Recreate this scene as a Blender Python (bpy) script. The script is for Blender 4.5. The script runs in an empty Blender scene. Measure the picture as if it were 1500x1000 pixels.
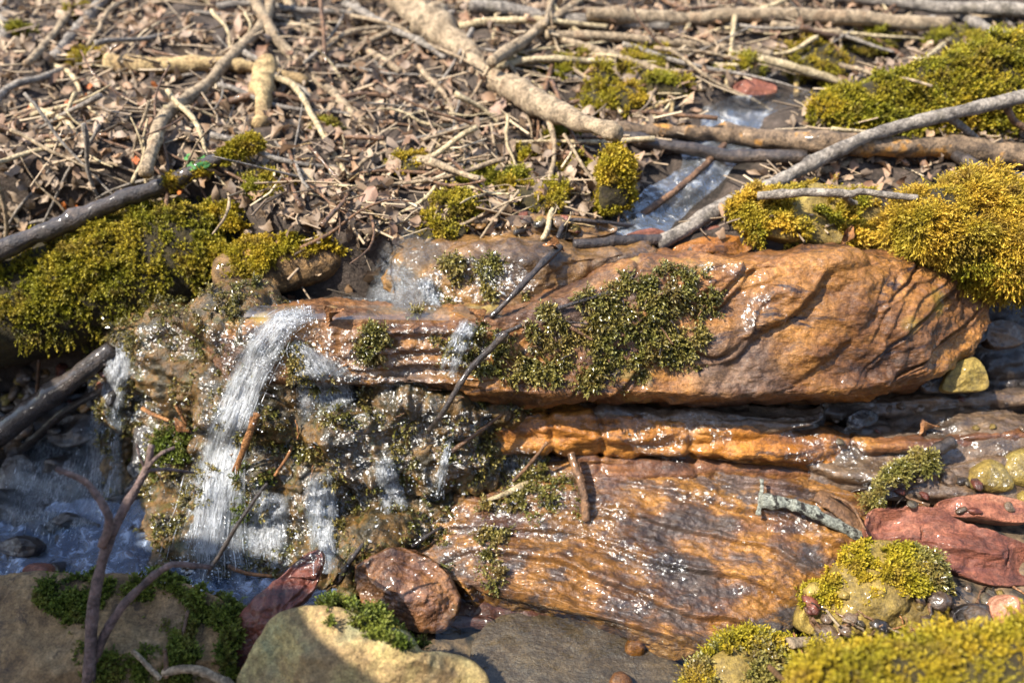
import bpy, math, random
import numpy as np
from mathutils import Vector, Matrix, Quaternion
from mathutils.bvhtree import BVHTree

SC = bpy.context.scene
COL = SC.collection
# ------------------------------------------------------------------ camera, world, sun, exposure
CAM = np.array([0.0, 0.0, 1.0]); PITCH = math.radians(35.0); FPX = 1248.0   # picture units: 1500 x 1000
cd = bpy.data.cameras.new('camera'); cam = bpy.data.objects.new('camera', cd); COL.objects.link(cam)
cam.location = CAM; cam.rotation_euler = (math.pi/2 - PITCH, 0, 0)
cd.sensor_width = 36.0; cd.lens = 36.0*FPX/1500.0; cd.clip_start = 0.02; cd.clip_end = 200
cd.dof.use_dof = True; cd.dof.focus_distance = 1.16; cd.dof.aperture_fstop = 2.2
SC.camera = cam
TOSUN = np.array([-0.57, -0.20, 0.79]); TOSUN /= np.linalg.norm(TOSUN)
w = bpy.data.worlds.new('World'); SC.world = w; w.use_nodes = True
bg = w.node_tree.nodes['Background']; sky = w.node_tree.nodes.new('ShaderNodeTexSky')
sky.sky_type = 'NISHITA'; sky.sun_disc = False
sky.sun_elevation = math.asin(TOSUN[2]); sky.sun_rotation = math.atan2(TOSUN[0], TOSUN[1])
w.node_tree.links.new(sky.outputs[0], bg.inputs[0]); bg.inputs[1].default_value = 0.15
sl = bpy.data.lights.new('sun', 'SUN'); sun = bpy.data.objects.new('sun', sl); COL.objects.link(sun)
sl.energy = 4.5; sl.angle = math.radians(0.55); sl.color = (1.0, 0.93, 0.82)
sun.rotation_euler = Vector(-TOSUN).to_track_quat('-Z', 'Y').to_euler(); sun.location = TOSUN*8
SC.view_settings.view_transform = 'Standard'; SC.view_settings.look = 'None'
SC.view_settings.exposure = 1.45; SC.view_settings.gamma = 1
cy = SC.cycles
cy.use_denoising = True; cy.max_bounces = 8; cy.transparent_max_bounces = 16; cy.diffuse_bounces = 3
cy.glossy_bounces = 3; cy.transmission_bounces = 4; cy.caustics_reflective = False; cy.caustics_refractive = False
cy.sample_clamp_indirect = 6; cy.sample_clamp_direct = 0

# ------------------------------------------------------------------ numbers
R = np.random.RandomState(7); random.seed(7)
FWD = np.array([0, math.cos(PITCH), -math.sin(PITCH)]); UP = np.array([0, math.sin(PITCH), math.cos(PITCH)]); RT = np.array([1.0, 0, 0])
def ray(px, py):
    return FWD + RT*((px-750.0)/FPX) + UP*((500.0-py)/FPX)
def PY(px, py, Y):                       # the point of that sight line at world depth Y
    d = ray(px, py); return CAM + d*(Y/d[1])
def PZ(px, py, Z):
    d = ray(px, py); return CAM + d*((Z-CAM[2])/d[2])
def project(P):
    r = P-CAM; d = r@FWD; d = np.where(np.abs(d) < 1e-6, 1e-6, d)
    return 750+FPX*(r@RT)/d, 500-FPX*(r@UP)/d, d
def inpoly(px, py, poly):
    inside = np.zeros(len(px), bool); n = len(poly)
    for i in range(n):
        x1, y1 = poly[i]; x2, y2 = poly[(i+1) % n]
        c = ((y1 > py) != (y2 > py))
        xi = (x2-x1)*(py-y1)/((y2-y1) if y2 != y1 else 1e-9)+x1
        inside ^= c & (px < xi)
    return inside
def sstep(a, b, x):
    t = np.clip((x-a)/(b-a), 0, 1); return t*t*(3-2*t)
def hash3(i, j, k, s):
    h = (i.astype(np.int64)*374761393 + j.astype(np.int64)*668265263 + k.astype(np.int64)*2147483647 + s*974634777) & 0xffffffff
    h = ((h ^ (h >> 13))*1274126177) & 0xffffffff
    h = ((h ^ (h >> 16))*2246822519) & 0xffffffff
    return ((h ^ (h >> 15)) & 0xffff)/32767.5 - 1.0
def noise(P, f=1.0, s=0):
    Q = np.asarray(P)*f + 100.0
    i = np.floor(Q).astype(np.int64); t = Q-i; t = t*t*t*(t*(t*6-15)+10)
    x, y, z = i[..., 0], i[..., 1], i[..., 2]; u, v, q = t[..., 0], t[..., 1], t[..., 2]
    def L(a, b, t): return a+(b-a)*t
    c = [[[hash3(x+a, y+b, z+d, s) for d in (0, 1)] for b in (0, 1)] for a in (0, 1)]
    return L(L(L(c[0][0][0], c[1][0][0], u), L(c[0][1][0], c[1][1][0], u), v), L(L(c[0][0][1], c[1][0][1], u), L(c[0][1][1], c[1][1][1], u), v), q)
def fbm(P, f=1.0, o=4, g=.5, s=0):
    r = 0; a = 1.0
    for k in range(o):
        r = r+a*noise(P, f*2**k, s+k*17); a *= g
    return r
def ridged(P, f=1.0, o=3, s=0):
    r = 0; a = 1.0
    for k in range(o):
        r = r+a*(1-2*np.abs(noise(P, f*2**k, s+k*13))); a *= .5
    return r
def catmull(C, n, closed=False):
    """n samples along control points C (k x d)."""
    C = np.asarray(C, float); k = len(C)
    if closed:
        t = np.linspace(0, k, n, endpoint=False); i = np.floor(t).astype(int); f = (t-i)[:, None]
        p = [C[(i+j) % k] for j in (-1, 0, 1, 2)]
    else:
        E = np.vstack([2*C[0]-C[1], C, 2*C[-1]-C[-2]])
        t = np.linspace(0, k-1, n); i = np.minimum(np.floor(t).astype(int), k-2); f = (t-i)[:, None]
        p = [E[i+1+j] for j in (-1, 0, 1, 2)]
    return .5*((2*p[1])+(-p[0]+p[2])*f+(2*p[0]-5*p[1]+4*p[2]-p[3])*f*f+(-p[0]+3*p[1]-3*p[2]+p[3])*f**3)

# ------------------------------------------------------------------ objects
def tag(o, label=None, cat=None, group=None, kind=None):
    if label: o['label'] = label
    if cat: o['category'] = cat
    if group: o['group'] = group
    if kind: o['kind'] = kind
    return o
def mesh_data(name, V, F, mat, smooth=True, attrs=None):
    V = np.ascontiguousarray(V, np.float32)
    m = bpy.data.meshes.new(name)
    if not isinstance(F, list): F = [F]
    nl = sum(f.size for f in F); nf = sum(len(f) for f in F)
    m.vertices.add(len(V)); m.vertices.foreach_set('co', V.ravel())
    m.loops.add(nl); m.polygons.add(nf)
    m.loops.foreach_set('vertex_index', np.concatenate([f.ravel() for f in F]).astype(np.int32))
    st = []; o = 0
    for f in F:
        st.append(o+np.arange(len(f))*f.shape[1]); o += f.size
    m.polygons.foreach_set('loop_start', np.concatenate(st).astype(np.int32))
    m.update(calc_edges=True)
    m.polygons.foreach_set('use_smooth', np.full(nf, smooth, bool))
    for k, v in (attrs or {}).items():
        a = m.attributes.new(k, 'FLOAT', 'POINT'); a.data.foreach_set('value', np.ascontiguousarray(v, np.float32))
    m.materials.append(mat); m.validate()
    return m
def obj(name, V, F, mat, parent=None, smooth=True, attrs=None, base=None):
    V = np.asarray(V, float)
    b = np.array([(V[:, 0].min()+V[:, 0].max())/2, (V[:, 1].min()+V[:, 1].max())/2, V[:, 2].min()]) if base is None else np.asarray(base, float)
    o = bpy.data.objects.new(name, mesh_data(name, V-b, F, mat, smooth, attrs)); COL.objects.link(o)
    o.location = b
    if parent is not None:
        o.parent = parent; o.location = b-np.array(parent.location)
    return o
def empty(name, loc):
    o = bpy.data.objects.new(name, None); COL.objects.link(o); o.location = loc; o.empty_display_size = .02; return o
SOLID = []                                # surfaces that sticks, leaves and water are laid on
MESH = {}
def solid(o, V, F):
    SOLID.append(BVHTree.FromPolygons([tuple(v) for v in V.tolist()], F.tolist())); MESH[o] = (np.asarray(V), F)
def cast(O, D, far=30):
    best = None
    O = Vector(O); D = Vector(D).normalized()
    for b in SOLID:
        h = b.ray_cast(O, D, far)
        if h[0] is not None and (best is None or h[3] < best[2]):
            n = h[1]; n = -n if n.dot(D) > 0 else n
            best = (np.array(h[0]), np.array(n), h[3])
    return best
def ghit(px, py):
    """The ground under that sight line, or None where something else stands before it."""
    O = Vector(CAM); D = Vector(ray(px, py)).normalized(); g = SOLID[0].ray_cast(O, D, 30)
    if g[0] is None: return None
    for b in SOLID[1:]:
        h = b.ray_cast(O, D, g[3])
        if h[0] is not None: return None
    n = np.array(g[1]); return np.array(g[0]), (n if n[2] > 0 else -n), g[3]
def hit(px, py):
    h = cast(CAM, ray(px, py))
    return h if h else (PY(px, py, 2.5), np.array([0, 0, 1.0]), 2.5)
def quads(nu, nv, cu=False, cv=False, base=0):
    a = np.arange(nu*nv).reshape(nu, nv)
    if cu: a = np.vstack([a, a[:1]])
    if cv: a = np.hstack([a, a[:, :1]])
    return np.stack([a[:-1, :-1], a[:-1, 1:], a[1:, 1:], a[1:, :-1]], -1).reshape(-1, 4)+base
def gridnormals(G):
    du = np.gradient(G, axis=0); dv = np.gradient(G, axis=1)
    n = np.cross(dv, du); l = np.linalg.norm(n, axis=-1, keepdims=True); return n/np.maximum(l, 1e-9)

def loft(name, cols, mat, disp=None, nu=300, nv=200, cap=(.6, .0), parent=None, cap_out=.02, cap_back=0.0):
    """A rock body: cols = [(px, [(py, Y), ...]), ...] - profiles from the back over the top and front to the underside."""
    C = np.array([[PY(px, py, Y) for (py, Y) in pr] for px, pr in cols])
    if cap is not None:
        L0, L1 = C[:1].mean(1, keepdims=True), C[-1:].mean(1, keepdims=True)
        a = [L0+(C[:1]-L0)*k+np.array([-cap_out*(2-i), cap_back*(2-i), 0]) for i, k in enumerate(cap[::-1])]
        b = [L1+(C[-1:]-L1)*k+np.array([cap_out*(i+1), cap_back*(i+1), 0]) for i, k in enumerate(cap)]
        C = np.concatenate(a+[C]+b)
    k, m = C.shape[:2]
    A = np.stack([catmull(C[:, j], nu) for j in range(m)], 1)
    G = np.stack([catmull(A[i], nv) for i in range(nu)], 0)
    if disp is not None:
        N = gridnormals(G); G = G+N*disp(G)[..., None]
    V = G.reshape(-1, 3); F = quads(nu, nv)
    o = obj(name, V, F, mat, parent); solid(o, V, F); return o

def stone(name, outline, Y, tilt, front, back, mat, yaw=0.0, pw=2.4, amp=.006, freq=14, facets=0, fk=.8, seed=0, nr=46, nt=150, spine=.45, disp=None, parent=None):
    """A closed stone: the outline of its face in the plane through depth Y leaning back by tilt degrees, swollen to the front and back."""
    rs = np.random.RandomState(seed+11)
    oc = np.array(outline, float); c = oc.mean(0); P0 = PY(c[0], c[1], Y)
    t = math.radians(tilt); yw = math.radians(yaw)
    n = np.array([0, -math.cos(t), math.sin(t)]); u = RT.copy(); v = np.cross(n, u); v = -v if v[2] < 0 and tilt < 89 else v
    if v[1] < 0: v = -v
    cz, sz = math.cos(yw), math.sin(yw); M = np.array([[cz, -sz, 0], [sz, cz, 0], [0, 0, 1]])
    n, u, v = M@n, M@u, M@v
    q = []
    for a, b in oc:
        d = ray(a, b); q.append(CAM+d*(((P0-CAM)@n)/(d@n)))
    q = np.array(q)-P0; q = np.stack([q@u, q@v], 1)
    O = catmull(q, nt, True)
    ev, ew = np.linalg.eigh(np.cov(O.T)); ax = ew[:, 1]; mid = O.mean(0)
    s = (O-mid)@ax; L = s.max()-s.min()
    sp = mid+np.clip(s, s.min()+.5*L*(1-spine), s.max()-.5*L*(1-spine))[:, None]*ax*0.9
    r = 1-(1-np.linspace(0, 1, nr))**1.8
    h = (1-r**pw)**(1/pw)
    lay = []
    for sign, T, rr, hh in ((1, front, r, h), (-1, back, r[::-1][1:], h[::-1][1:])):
        for a, b in zip(rr, hh):
            p2 = sp+(O-sp)*a
            lay.append(P0+p2[:, :1]*u+p2[:, 1:]*v+n*(sign*T*b))
    G = np.array(lay)
    ctr = G.reshape(-1, 3).mean(0); ext = np.abs(G.reshape(-1, 3)-ctr).max()
    rw = np.r_[r, r[::-1][1:]]; rw = (1-rw**8)[:, None]
    for i in range(facets):
        ph = math.radians(rs.uniform(12, 48)); az = (i+rs.rand()*.7)*2*math.pi/facets
        d = n*math.cos(ph)+(u*math.cos(az)+v*math.sin(az))*math.sin(ph)
        pr = (G-ctr)@d; off = pr.max()*rs.uniform(fk-.12, fk+.08)
        G = G-d*(np.maximum(pr-off, 0)*rw)[..., None]*.95
    N = (G-ctr); N /= np.linalg.norm(N, axis=-1, keepdims=True)
    g = N*.5+n*np.where((G-P0)@n > 0, 1, -1)[..., None]*.5
    D = amp*fbm(G, freq, 5, .55, seed) if disp is None else disp(G)
    G = G+g*D[..., None]
    V = G.reshape(-1, 3); F = quads(len(G), nt, cv=True)
    W = V-ctr; nn = np.cross(W[F[:, 2]]-W[F[:, 0]], W[F[:, 3]]-W[F[:, 1]])
    if (nn*W[F].mean(1)).sum() < 0: F = np.ascontiguousarray(F[:, ::-1])
    o = obj(name, V, F, mat, parent); solid(o, V, F); return o

def tube(path, rad, ns=12, knob=.12, seed=0, flat=1.0):
    """Verts and faces of a bark-covered stick along path with radii rad."""
    P = np.asarray(path); k = len(P); T = np.gradient(P, axis=0); T /= np.maximum(np.linalg.norm(T, axis=1, keepdims=True), 1e-9)
    a = np.array([0, 0, 1.0]) if abs(T[0][2]) < .8 else np.array([0, 1.0, 0])
    n = a-T*(T@a)[:, None]; n /= np.linalg.norm(n, axis=1, keepdims=True); b = np.cross(T, n)
    th = np.linspace(0, 2*np.pi, ns, endpoint=False)
    ring = P[:, None]+rad[:, None, None]*(n[:, None]*np.cos(th)[None, :, None]*flat+b[:, None]*np.sin(th)[None, :, None])
    dv = ring-P[:, None]; f = .5/np.median(rad)
    rk = np.random.RandomState(seed+77); kk = np.ones(k); L_ = np.arange(k)
    for _ in range(max(1, k//14)):
        kk += rk.uniform(.05, .28)*np.exp(-((L_-rk.uniform(0, k))/rk.uniform(.8, 2.0))**2)*min(1, knob*6)
    dv = dv*kk[:, None, None]
    ring = P[:, None]+dv*(1+knob*fbm(ring, f, 3, .6, seed)+knob*.8*noise(np.repeat(P[:, None], ns, 1), f*.5, seed+5))[..., None]
    V = np.vstack([ring.reshape(-1, 3), P[:1]-T[:1]*rad[0]*.2, P[-1:]+T[-1:]*rad[-1]*.3]); F = quads(k, ns, cv=True)
    i = np.arange(ns); c0 = k*ns
    F2 = np.vstack([np.stack([np.full(ns, c0), (i+1) % ns, i], 1), np.stack([np.full(ns, c0+1), (k-1)*ns+i, (k-1)*ns+(i+1) % ns], 1)])
    return V, [F, F2]
def stick_path(pts, n=40, lift=0.0, mode='lin', wob=.0, seed=0):
    """Sight-line points laid on whatever stands there; a third value raises that point by so many metres."""
    H = [hit(p[0], p[1]) for p in pts]; ex = np.array([p[2] if len(p) > 2 else 0 for p in pts])
    ts = np.array([np.linalg.norm(h[0]-CAM) for h in H])
    pp = np.array([p[:2] for p in pts], float); s = np.r_[0, np.cumsum(np.linalg.norm(np.diff(pp, axis=0), axis=1))]; s /= s[-1]
    if mode == 'lin':
        t = ts[0]+(ts[-1]-ts[0])*s; over = (t-ts).max(); t = t-max(0, over)*.8
    else:
        t = ts
    t = t-lift-ex
    C = np.array([CAM+ray(*p[:2])/np.linalg.norm(ray(*p[:2]))*tt for p, tt in zip(pts, t)])
    P = catmull(C, n) if len(C) > 2 else C[0]+(C[-1]-C[0])*np.linspace(0, 1, n)[:, None]
    if wob: P = P+wob*np.stack([noise(P, 9, seed+i) for i in range(3)], 1)
    return P
def stick(name, label, cat, pts, w0, w1, mat, group=None, parent=None, lift=None, mode='lin', n=40, knob=.14, wob=.004, seed=0, ns=10, path=None, flat=1.0):
    """w0, w1: width in picture units at both ends."""
    P = stick_path(pts, n, 0, mode, 0, seed) if path is None else path
    d = np.linalg.norm(P-CAM, axis=1); k = np.linspace(0, 1, len(P))
    rad = .5*(w0+(w1-w0)*k)/FPX*d
    if path is None:
        P = P-(P-CAM)/d[:, None]*(rad*.7 if lift is None else lift)[..., None] if not np.isscalar(lift) else P-(P-CAM)/d[:, None]*lift
        P = P+wob*np.stack([noise(P, 11, seed+i) for i in range(3)], 1)
    V, F = tube(P, rad, ns, knob, seed, flat)
    o = obj(name, V, F, mat, parent)
    if parent is None: tag(o, label, cat, group)
    elif label: o['label'] = label
    o_path[o] = P
    return o
o_path = {}
# ------------------------------------------------------------------ materials
class NT:
    def __init__(s, name):
        s.m = bpy.data.materials.new(name); s.m.use_nodes = True; s.t = s.m.node_tree; s.t.nodes.clear()
        s.out = s.n('ShaderNodeOutputMaterial'); s.tc = s.n('ShaderNodeTexCoord'); s.geo = s.n('ShaderNodeNewGeometry')
        s.P = s.geo.outputs['Position']
    def n(s, typ, **kw):
        x = s.t.nodes.new(typ)
        for k, v in kw.items(): setattr(x, k, v)
        return x
    def l(s, a, b): s.t.links.new(a, b)
    def put(s, node, key, val):
        i = node.inputs[key]
        if isinstance(val, bpy.types.NodeSocket): s.l(val, i)
        else:
            if isinstance(val, tuple) and len(val) == 3 and i.type == 'RGBA': val = (*val, 1)
            i.default_value = val
    def noise(s, scale, detail=5, rough=.6, vec=None, dist=0.0, out=0):
        x = s.n('ShaderNodeTexNoise'); s.put(x, 'Scale', scale); s.put(x, 'Detail', detail); s.put(x, 'Roughness', rough); s.put(x, 'Distortion', dist)
        s.l(vec or s.P, x.inputs['Vector']); return x.outputs[out]
    def voro(s, scale, vec=None, feature='F1', out='Distance', rnd=1.0):
        x = s.n('ShaderNodeTexVoronoi', feature=feature); s.put(x, 'Scale', scale); s.put(x, 'Randomness', rnd); s.l(vec or s.P, x.inputs['Vector']); return x.outputs[out]
    def map(s, rot=(0, 0, 0), scale=(1, 1, 1), loc=(0, 0, 0), vec=None):
        x = s.n('ShaderNodeMapping'); x.inputs['Rotation'].default_value = rot; x.inputs['Scale'].default_value = scale; x.inputs['Location'].default_value = loc
        s.l(vec or s.P, x.inputs['Vector']); return x.outputs[0]
    def ramp(s, fac, stops, interp='LINEAR'):
        x = s.n('ShaderNodeValToRGB'); e = x.color_ramp.elements; x.color_ramp.interpolation = interp
        while len(e) < len(stops): e.new(.5)
        for a, (p, c) in zip(e, stops):
            a.position = p; a.color = (*c, 1) if isinstance(c, tuple) else (c, c, c, 1)
        s.l(fac, x.inputs[0]); return x.outputs[0]
    def mix(s, f, a, b, mode='MIX'):
        x = s.n('ShaderNodeMix', data_type='RGBA', blend_type=mode); s.put(x, 0, f); s.put(x, 6, a); s.put(x, 7, b); return x.outputs[2]
    def math(s, op, a, b=0.0):
        x = s.n('ShaderNodeMath', operation=op); s.put(x, 0, a); s.put(x, 1, b); return x.outputs[0]
    def bump(s, h, strength=.5, dist=.01, normal=None):
        x = s.n('ShaderNodeBump'); s.put(x, 'Strength', strength); s.put(x, 'Distance', dist); s.put(x, 'Height', h)
        if normal is not None: s.l(normal, x.inputs['Normal'])
        return x.outputs[0]
    def attr(s, name):
        x = s.n('ShaderNodeAttribute', attribute_name=name); return x.outputs['Fac']
    def bsdf(s, col, rough=.6, normal=None, coat=0.0, crough=.05, cnormal=None, spec=.35):
        x = s.n('ShaderNodeBsdfPrincipled'); s.put(x, 'Base Color', col); s.put(x, 'Roughness', rough); s.put(x, 'Specular IOR Level', spec)
        if normal is not None: s.l(normal, x.inputs['Normal'])
        if not (isinstance(coat, float) and coat == 0):
            s.put(x, 'Coat Weight', coat); s.put(x, 'Coat Roughness', crough); s.put(x, 'Coat IOR', 1.4)
            if cnormal is not None: s.l(cnormal, x.inputs['Coat Normal'])
        return x.outputs[0]
    def mixs(s, f, a, b):
        x = s.n('ShaderNodeMixShader'); s.put(x, 0, f); s.l(a, x.inputs[1]); s.l(b, x.inputs[2]); return x.outputs[0]
    def done(s, sh): s.l(sh, s.out.inputs[0]); return s.m

def mat_rock(name, stops, vein=((.03, .02, .015), .35), strata=None, scale=9, wet=1.0, fine=1.0, tint2=None, warp=.6, spots=None, rough=.42, film=30, filmk=.25, cr=.10, stain=.45):
    """Stained stone; strata = (tilt in degrees, stretch) lays its colour in bands; wet = water film gloss."""
    m = NT(name)
    wv = m.noise(7, 4, .55, out=1)
    x = m.n('ShaderNodeVectorMath', operation='MULTIPLY_ADD'); m.l(wv, x.inputs[0]); x.inputs[1].default_value = (warp*.08,)*3; m.l(m.P, x.inputs[2])
    v = x.outputs[0]
    if strata:
        v = m.map(rot=(0, math.radians(strata[0]), 0), scale=(1/strata[1], .8, 1), vec=v) if len(strata) == 2 else m.map(rot=(0, 0, math.radians(strata[0])), scale=(1/strata[1], 1, strata[2]), vec=v)
    f = m.noise(scale, 7, .68, v)
    c = m.ramp(f, stops)
    if tint2:                                    # large patches of another stain
        c = m.mix(m.ramp(m.noise(tint2[1], 4, .6, out=0), [(tint2[2], 0.0), (tint2[2]+.12, 1.0)]), c, m.mix(.75, c, tint2[0]))
    g = m.noise(120, 5, .75)
    c = m.mix(.8*fine, c, m.ramp(g, [(.30, .22), (.5, .62), (.68, 1.15)]), 'MULTIPLY')
    st = m.noise(scale*.8, 5, .7, v, .5); c = m.mix(m.ramp(st, [(.50, 0.0), (.62, stain)]), c, m.mix(1.0, c, (.30, .25, .24), 'MULTIPLY'))
    g2 = m.noise(420, 3, .6); c = m.mix(.5*fine, c, m.ramp(g2, [(.34, .3), (.56, 1.05)]), 'MULTIPLY')
    big = m.noise(4.5, 4, .6); c = m.mix(.55, c, m.ramp(big, [(.34, (.42, .36, .36)), (.58, (1.1, 1.1, 1.1))]), 'MULTIPLY')
    k = m.noise(scale*2.1, 6, .72, v, 1.1)
    kv = m.ramp(k, [(.36, 1.0), (.44, 0.0)]); c = m.mix(m.math('MULTIPLY', kv, vein[1]*2), c, vein[0])
    if spots:
        sp = m.ramp(m.noise(spots[1], 3, .5), [(spots[2], 0.0), (spots[2]+.06, 1.0)]); c = m.mix(sp, c, spots[0])
    h1 = m.noise(60, 6, .7, v); h2 = m.noise(210, 3, .6)
    b = m.bump(h1, .8, .007); b = m.bump(h2, .7, .002, b)
    fl = m.noise(film, 3, .5, m.map(scale=(1, 1, .7))); fl2 = m.noise(film*4.5, 2, .5)
    cn = m.bump(fl, filmk, .012); cn = m.bump(fl2, filmk*.8, .003, cn)
    wm = m.ramp(m.noise(11, 4, .6), [(.3, wet*.35), (.62, wet)])
    return m.done(m.bsdf(c, rough, b, wm, cr, cn))

def mat_ground(name, *a, **k):
    """Bank soil, turning to wet dark gravel where the brook's bed begins."""
    m = mat_rock(name, *a, **k); t = m.node_tree; b = [n for n in t.nodes if n.type == 'BSDF_PRINCIPLED'][0]
    src = b.inputs['Base Color'].links[0].from_socket; g = [n for n in t.nodes if n.type == 'NEW_GEOMETRY'][0]
    sp = t.nodes.new('ShaderNodeSeparateXYZ'); t.links.new(g.outputs['Position'], sp.inputs[0])
    mr = t.nodes.new('ShaderNodeMapRange'); t.links.new(sp.outputs['Y'], mr.inputs[0]); mr.inputs[1].default_value = 1.02; mr.inputs[2].default_value = 1.16
    nz = t.nodes.new('ShaderNodeTexNoise'); nz.inputs['Scale'].default_value = 55; nz.inputs['Detail'].default_value = 6; t.links.new(g.outputs['Position'], nz.inputs[0])
    cr = t.nodes.new('ShaderNodeValToRGB'); t.links.new(nz.outputs[0], cr.inputs[0]); e = cr.color_ramp.elements
    e[0].position = .35; e[0].color = (.02, .017, .012, 1); e[1].position = .68; e[1].color = (.20, .13, .07, 1)
    mx = t.nodes.new('ShaderNodeMix'); mx.data_type = 'RGBA'; t.links.new(mr.outputs[0], mx.inputs[0]); t.links.new(cr.outputs[0], mx.inputs[6]); t.links.new(src, mx.inputs[7]); t.links.new(mx.outputs[2], b.inputs['Base Color'])
    iv = t.nodes.new('ShaderNodeMath'); iv.operation = 'SUBTRACT'; iv.inputs[0].default_value = 1; t.links.new(mr.outputs[0], iv.inputs[1]); t.links.new(iv.outputs[0], b.inputs['Coat Weight'])
    return m
def mat_moss(name, dark, mid, tip, wet=.0, var=.5, trans=.25, rough=.6):
    m = NT(name); r = m.attr('rnd'); t = m.attr('tip')
    a = m.ramp(t, [(0.0, dark), (.5, mid), (1.0, tip)])
    c = m.mix(m.ramp(r, [(0.0, 0.0), (1.0, var)]), a, m.mix(1.0, a, (.55, .5, .45), 'MULTIPLY'))
    p = m.noise(16, 3, .6)
    c = m.mix(m.ramp(p, [(.36, 0.0), (.58, .8)]), c, m.mix(1.0, c, (.50, .66, .5), 'MULTIPLY'))
    c = m.mix(m.ramp(m.noise(24, 3, .6), [(.53, 0.0), (.66, .75)]), c, m.mix(.75, c, (.15, .085, .025)))
    b = m.bsdf(c, rough, None, wet, .22) if wet else m.bsdf(c, rough, None, spec=.3)
    tr = m.n('ShaderNodeBsdfTranslucent'); m.l(c, tr.inputs[0])
    return m.done(m.mixs(trans, b, tr.outputs[0]))

def mat_bark(name, a, b, c=None, wet=0.0, stretch=6, rough=.75, patch=.58, sc=1.0):
    m = NT(name); O = m.tc.outputs['Object']
    f = m.noise(38*sc, 6, .7, O); col = m.ramp(f, [(.28, a), (.66, b)])
    if c: col = m.mix(m.ramp(m.noise(17*sc, 4, .6, O), [(patch, 0.0), (patch+.07, 1.0)]), col, c)
    g = m.noise(240, 3, .6, O); col = m.mix(.75, col, m.ramp(g, [(.3, .25), (.65, 1.1)]), 'MULTIPLY')
    col = m.mix(.7, col, m.ramp(m.noise(75*sc, 5, .7, O, .6), [(.38, .25), (.52, 1.0)]), 'MULTIPLY')
    h = m.math('ADD', m.noise(90*sc, 5, .7, O), m.math('MULTIPLY', m.noise(330, 3, .6, O), .4))
    bn = m.bump(h, 1.0, .005)
    return m.done(m.bsdf(col, rough, bn, wet, .1, m.bump(m.noise(60, 2, .5, O), .25, .004)) if wet else m.bsdf(col, rough, bn, spec=.3))

def mat_leaf(name, a, b, rough=.6, trans=.2, attr=True):
    m = NT(name); O = m.tc.outputs['Object']
    r = m.attr('rnd') if attr else m.n('ShaderNodeObjectInfo').outputs['Random']
    col = m.mix(r, a, b) if not attr else m.ramp(r, [(i/(len(a)-1), c) for i, c in enumerate(a)])
    col = m.mix(.55, col, m.ramp(m.noise(70, 4, .7, O), [(.3, .35), (.65, 1.0)]), 'MULTIPLY')
    bn = m.bump(m.noise(120, 4, .6, O), .5, .002)
    s = m.bsdf(col, rough, bn, spec=.4); t = m.n('ShaderNodeBsdfTranslucent'); m.l(col, t.inputs[0])
    return m.done(m.mixs(trans, s, t.outputs[0]))

def mat_water(name, tint=(.9, .95, .96), sc=18, k=.35, dist=.012, foam=None, rough=.03, stretch=(1, 1, 1), rot=0.0, body=0.0, bodycol=(.2, .25, .28), gloss=1.0, fmax=1.0, det=4, ior=1.36):
    """A thin sheet of water: sky and sun mirrored by Fresnel, the bed seen through it; foam = (noise scale, threshold, colour)."""
    m = NT(name); v = m.map(scale=stretch, rot=(0, 0, rot))
    h = m.noise(sc, det, .55, v, .6); h2 = m.noise(sc*5, 3, .5, v)
    b = m.bump(h, k, dist); b = m.bump(h2, k*.7, dist*.16, b)
    fr = m.n('ShaderNodeFresnel'); fr.inputs['IOR'].default_value = ior; m.l(b, fr.inputs['Normal'])
    g = m.n('ShaderNodeBsdfGlossy'); g.inputs['Roughness'].default_value = rough; m.l(b, g.inputs['Normal']); g.inputs[0].default_value = (gloss, gloss, gloss, 1)
    t = m.n('ShaderNodeBsdfTransparent'); t.inputs[0].default_value = (*tint, 1)
    under = t.outputs[0]
    if body > 0:
        d = m.n('ShaderNodeBsdfDiffuse'); d.inputs[0].default_value = (*bodycol, 1); under = m.mixs(body, under, d.outputs[0])
    s = m.mixs(m.math('MINIMUM', fr.outputs[0], fmax), under, g.outputs[0])
    if foam:
        d = m.n('ShaderNodeBsdfDiffuse'); d.inputs[0].default_value = (*foam[2], 1); m.l(b, d.inputs['Normal'])
        f = m.ramp(m.noise(foam[0], 5, .65, v, .8), [(foam[1], 0.0), (foam[1]+.16, foam[3])]); s = m.mixs(f, s, d.outputs[0])
    return m.done(s)
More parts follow.
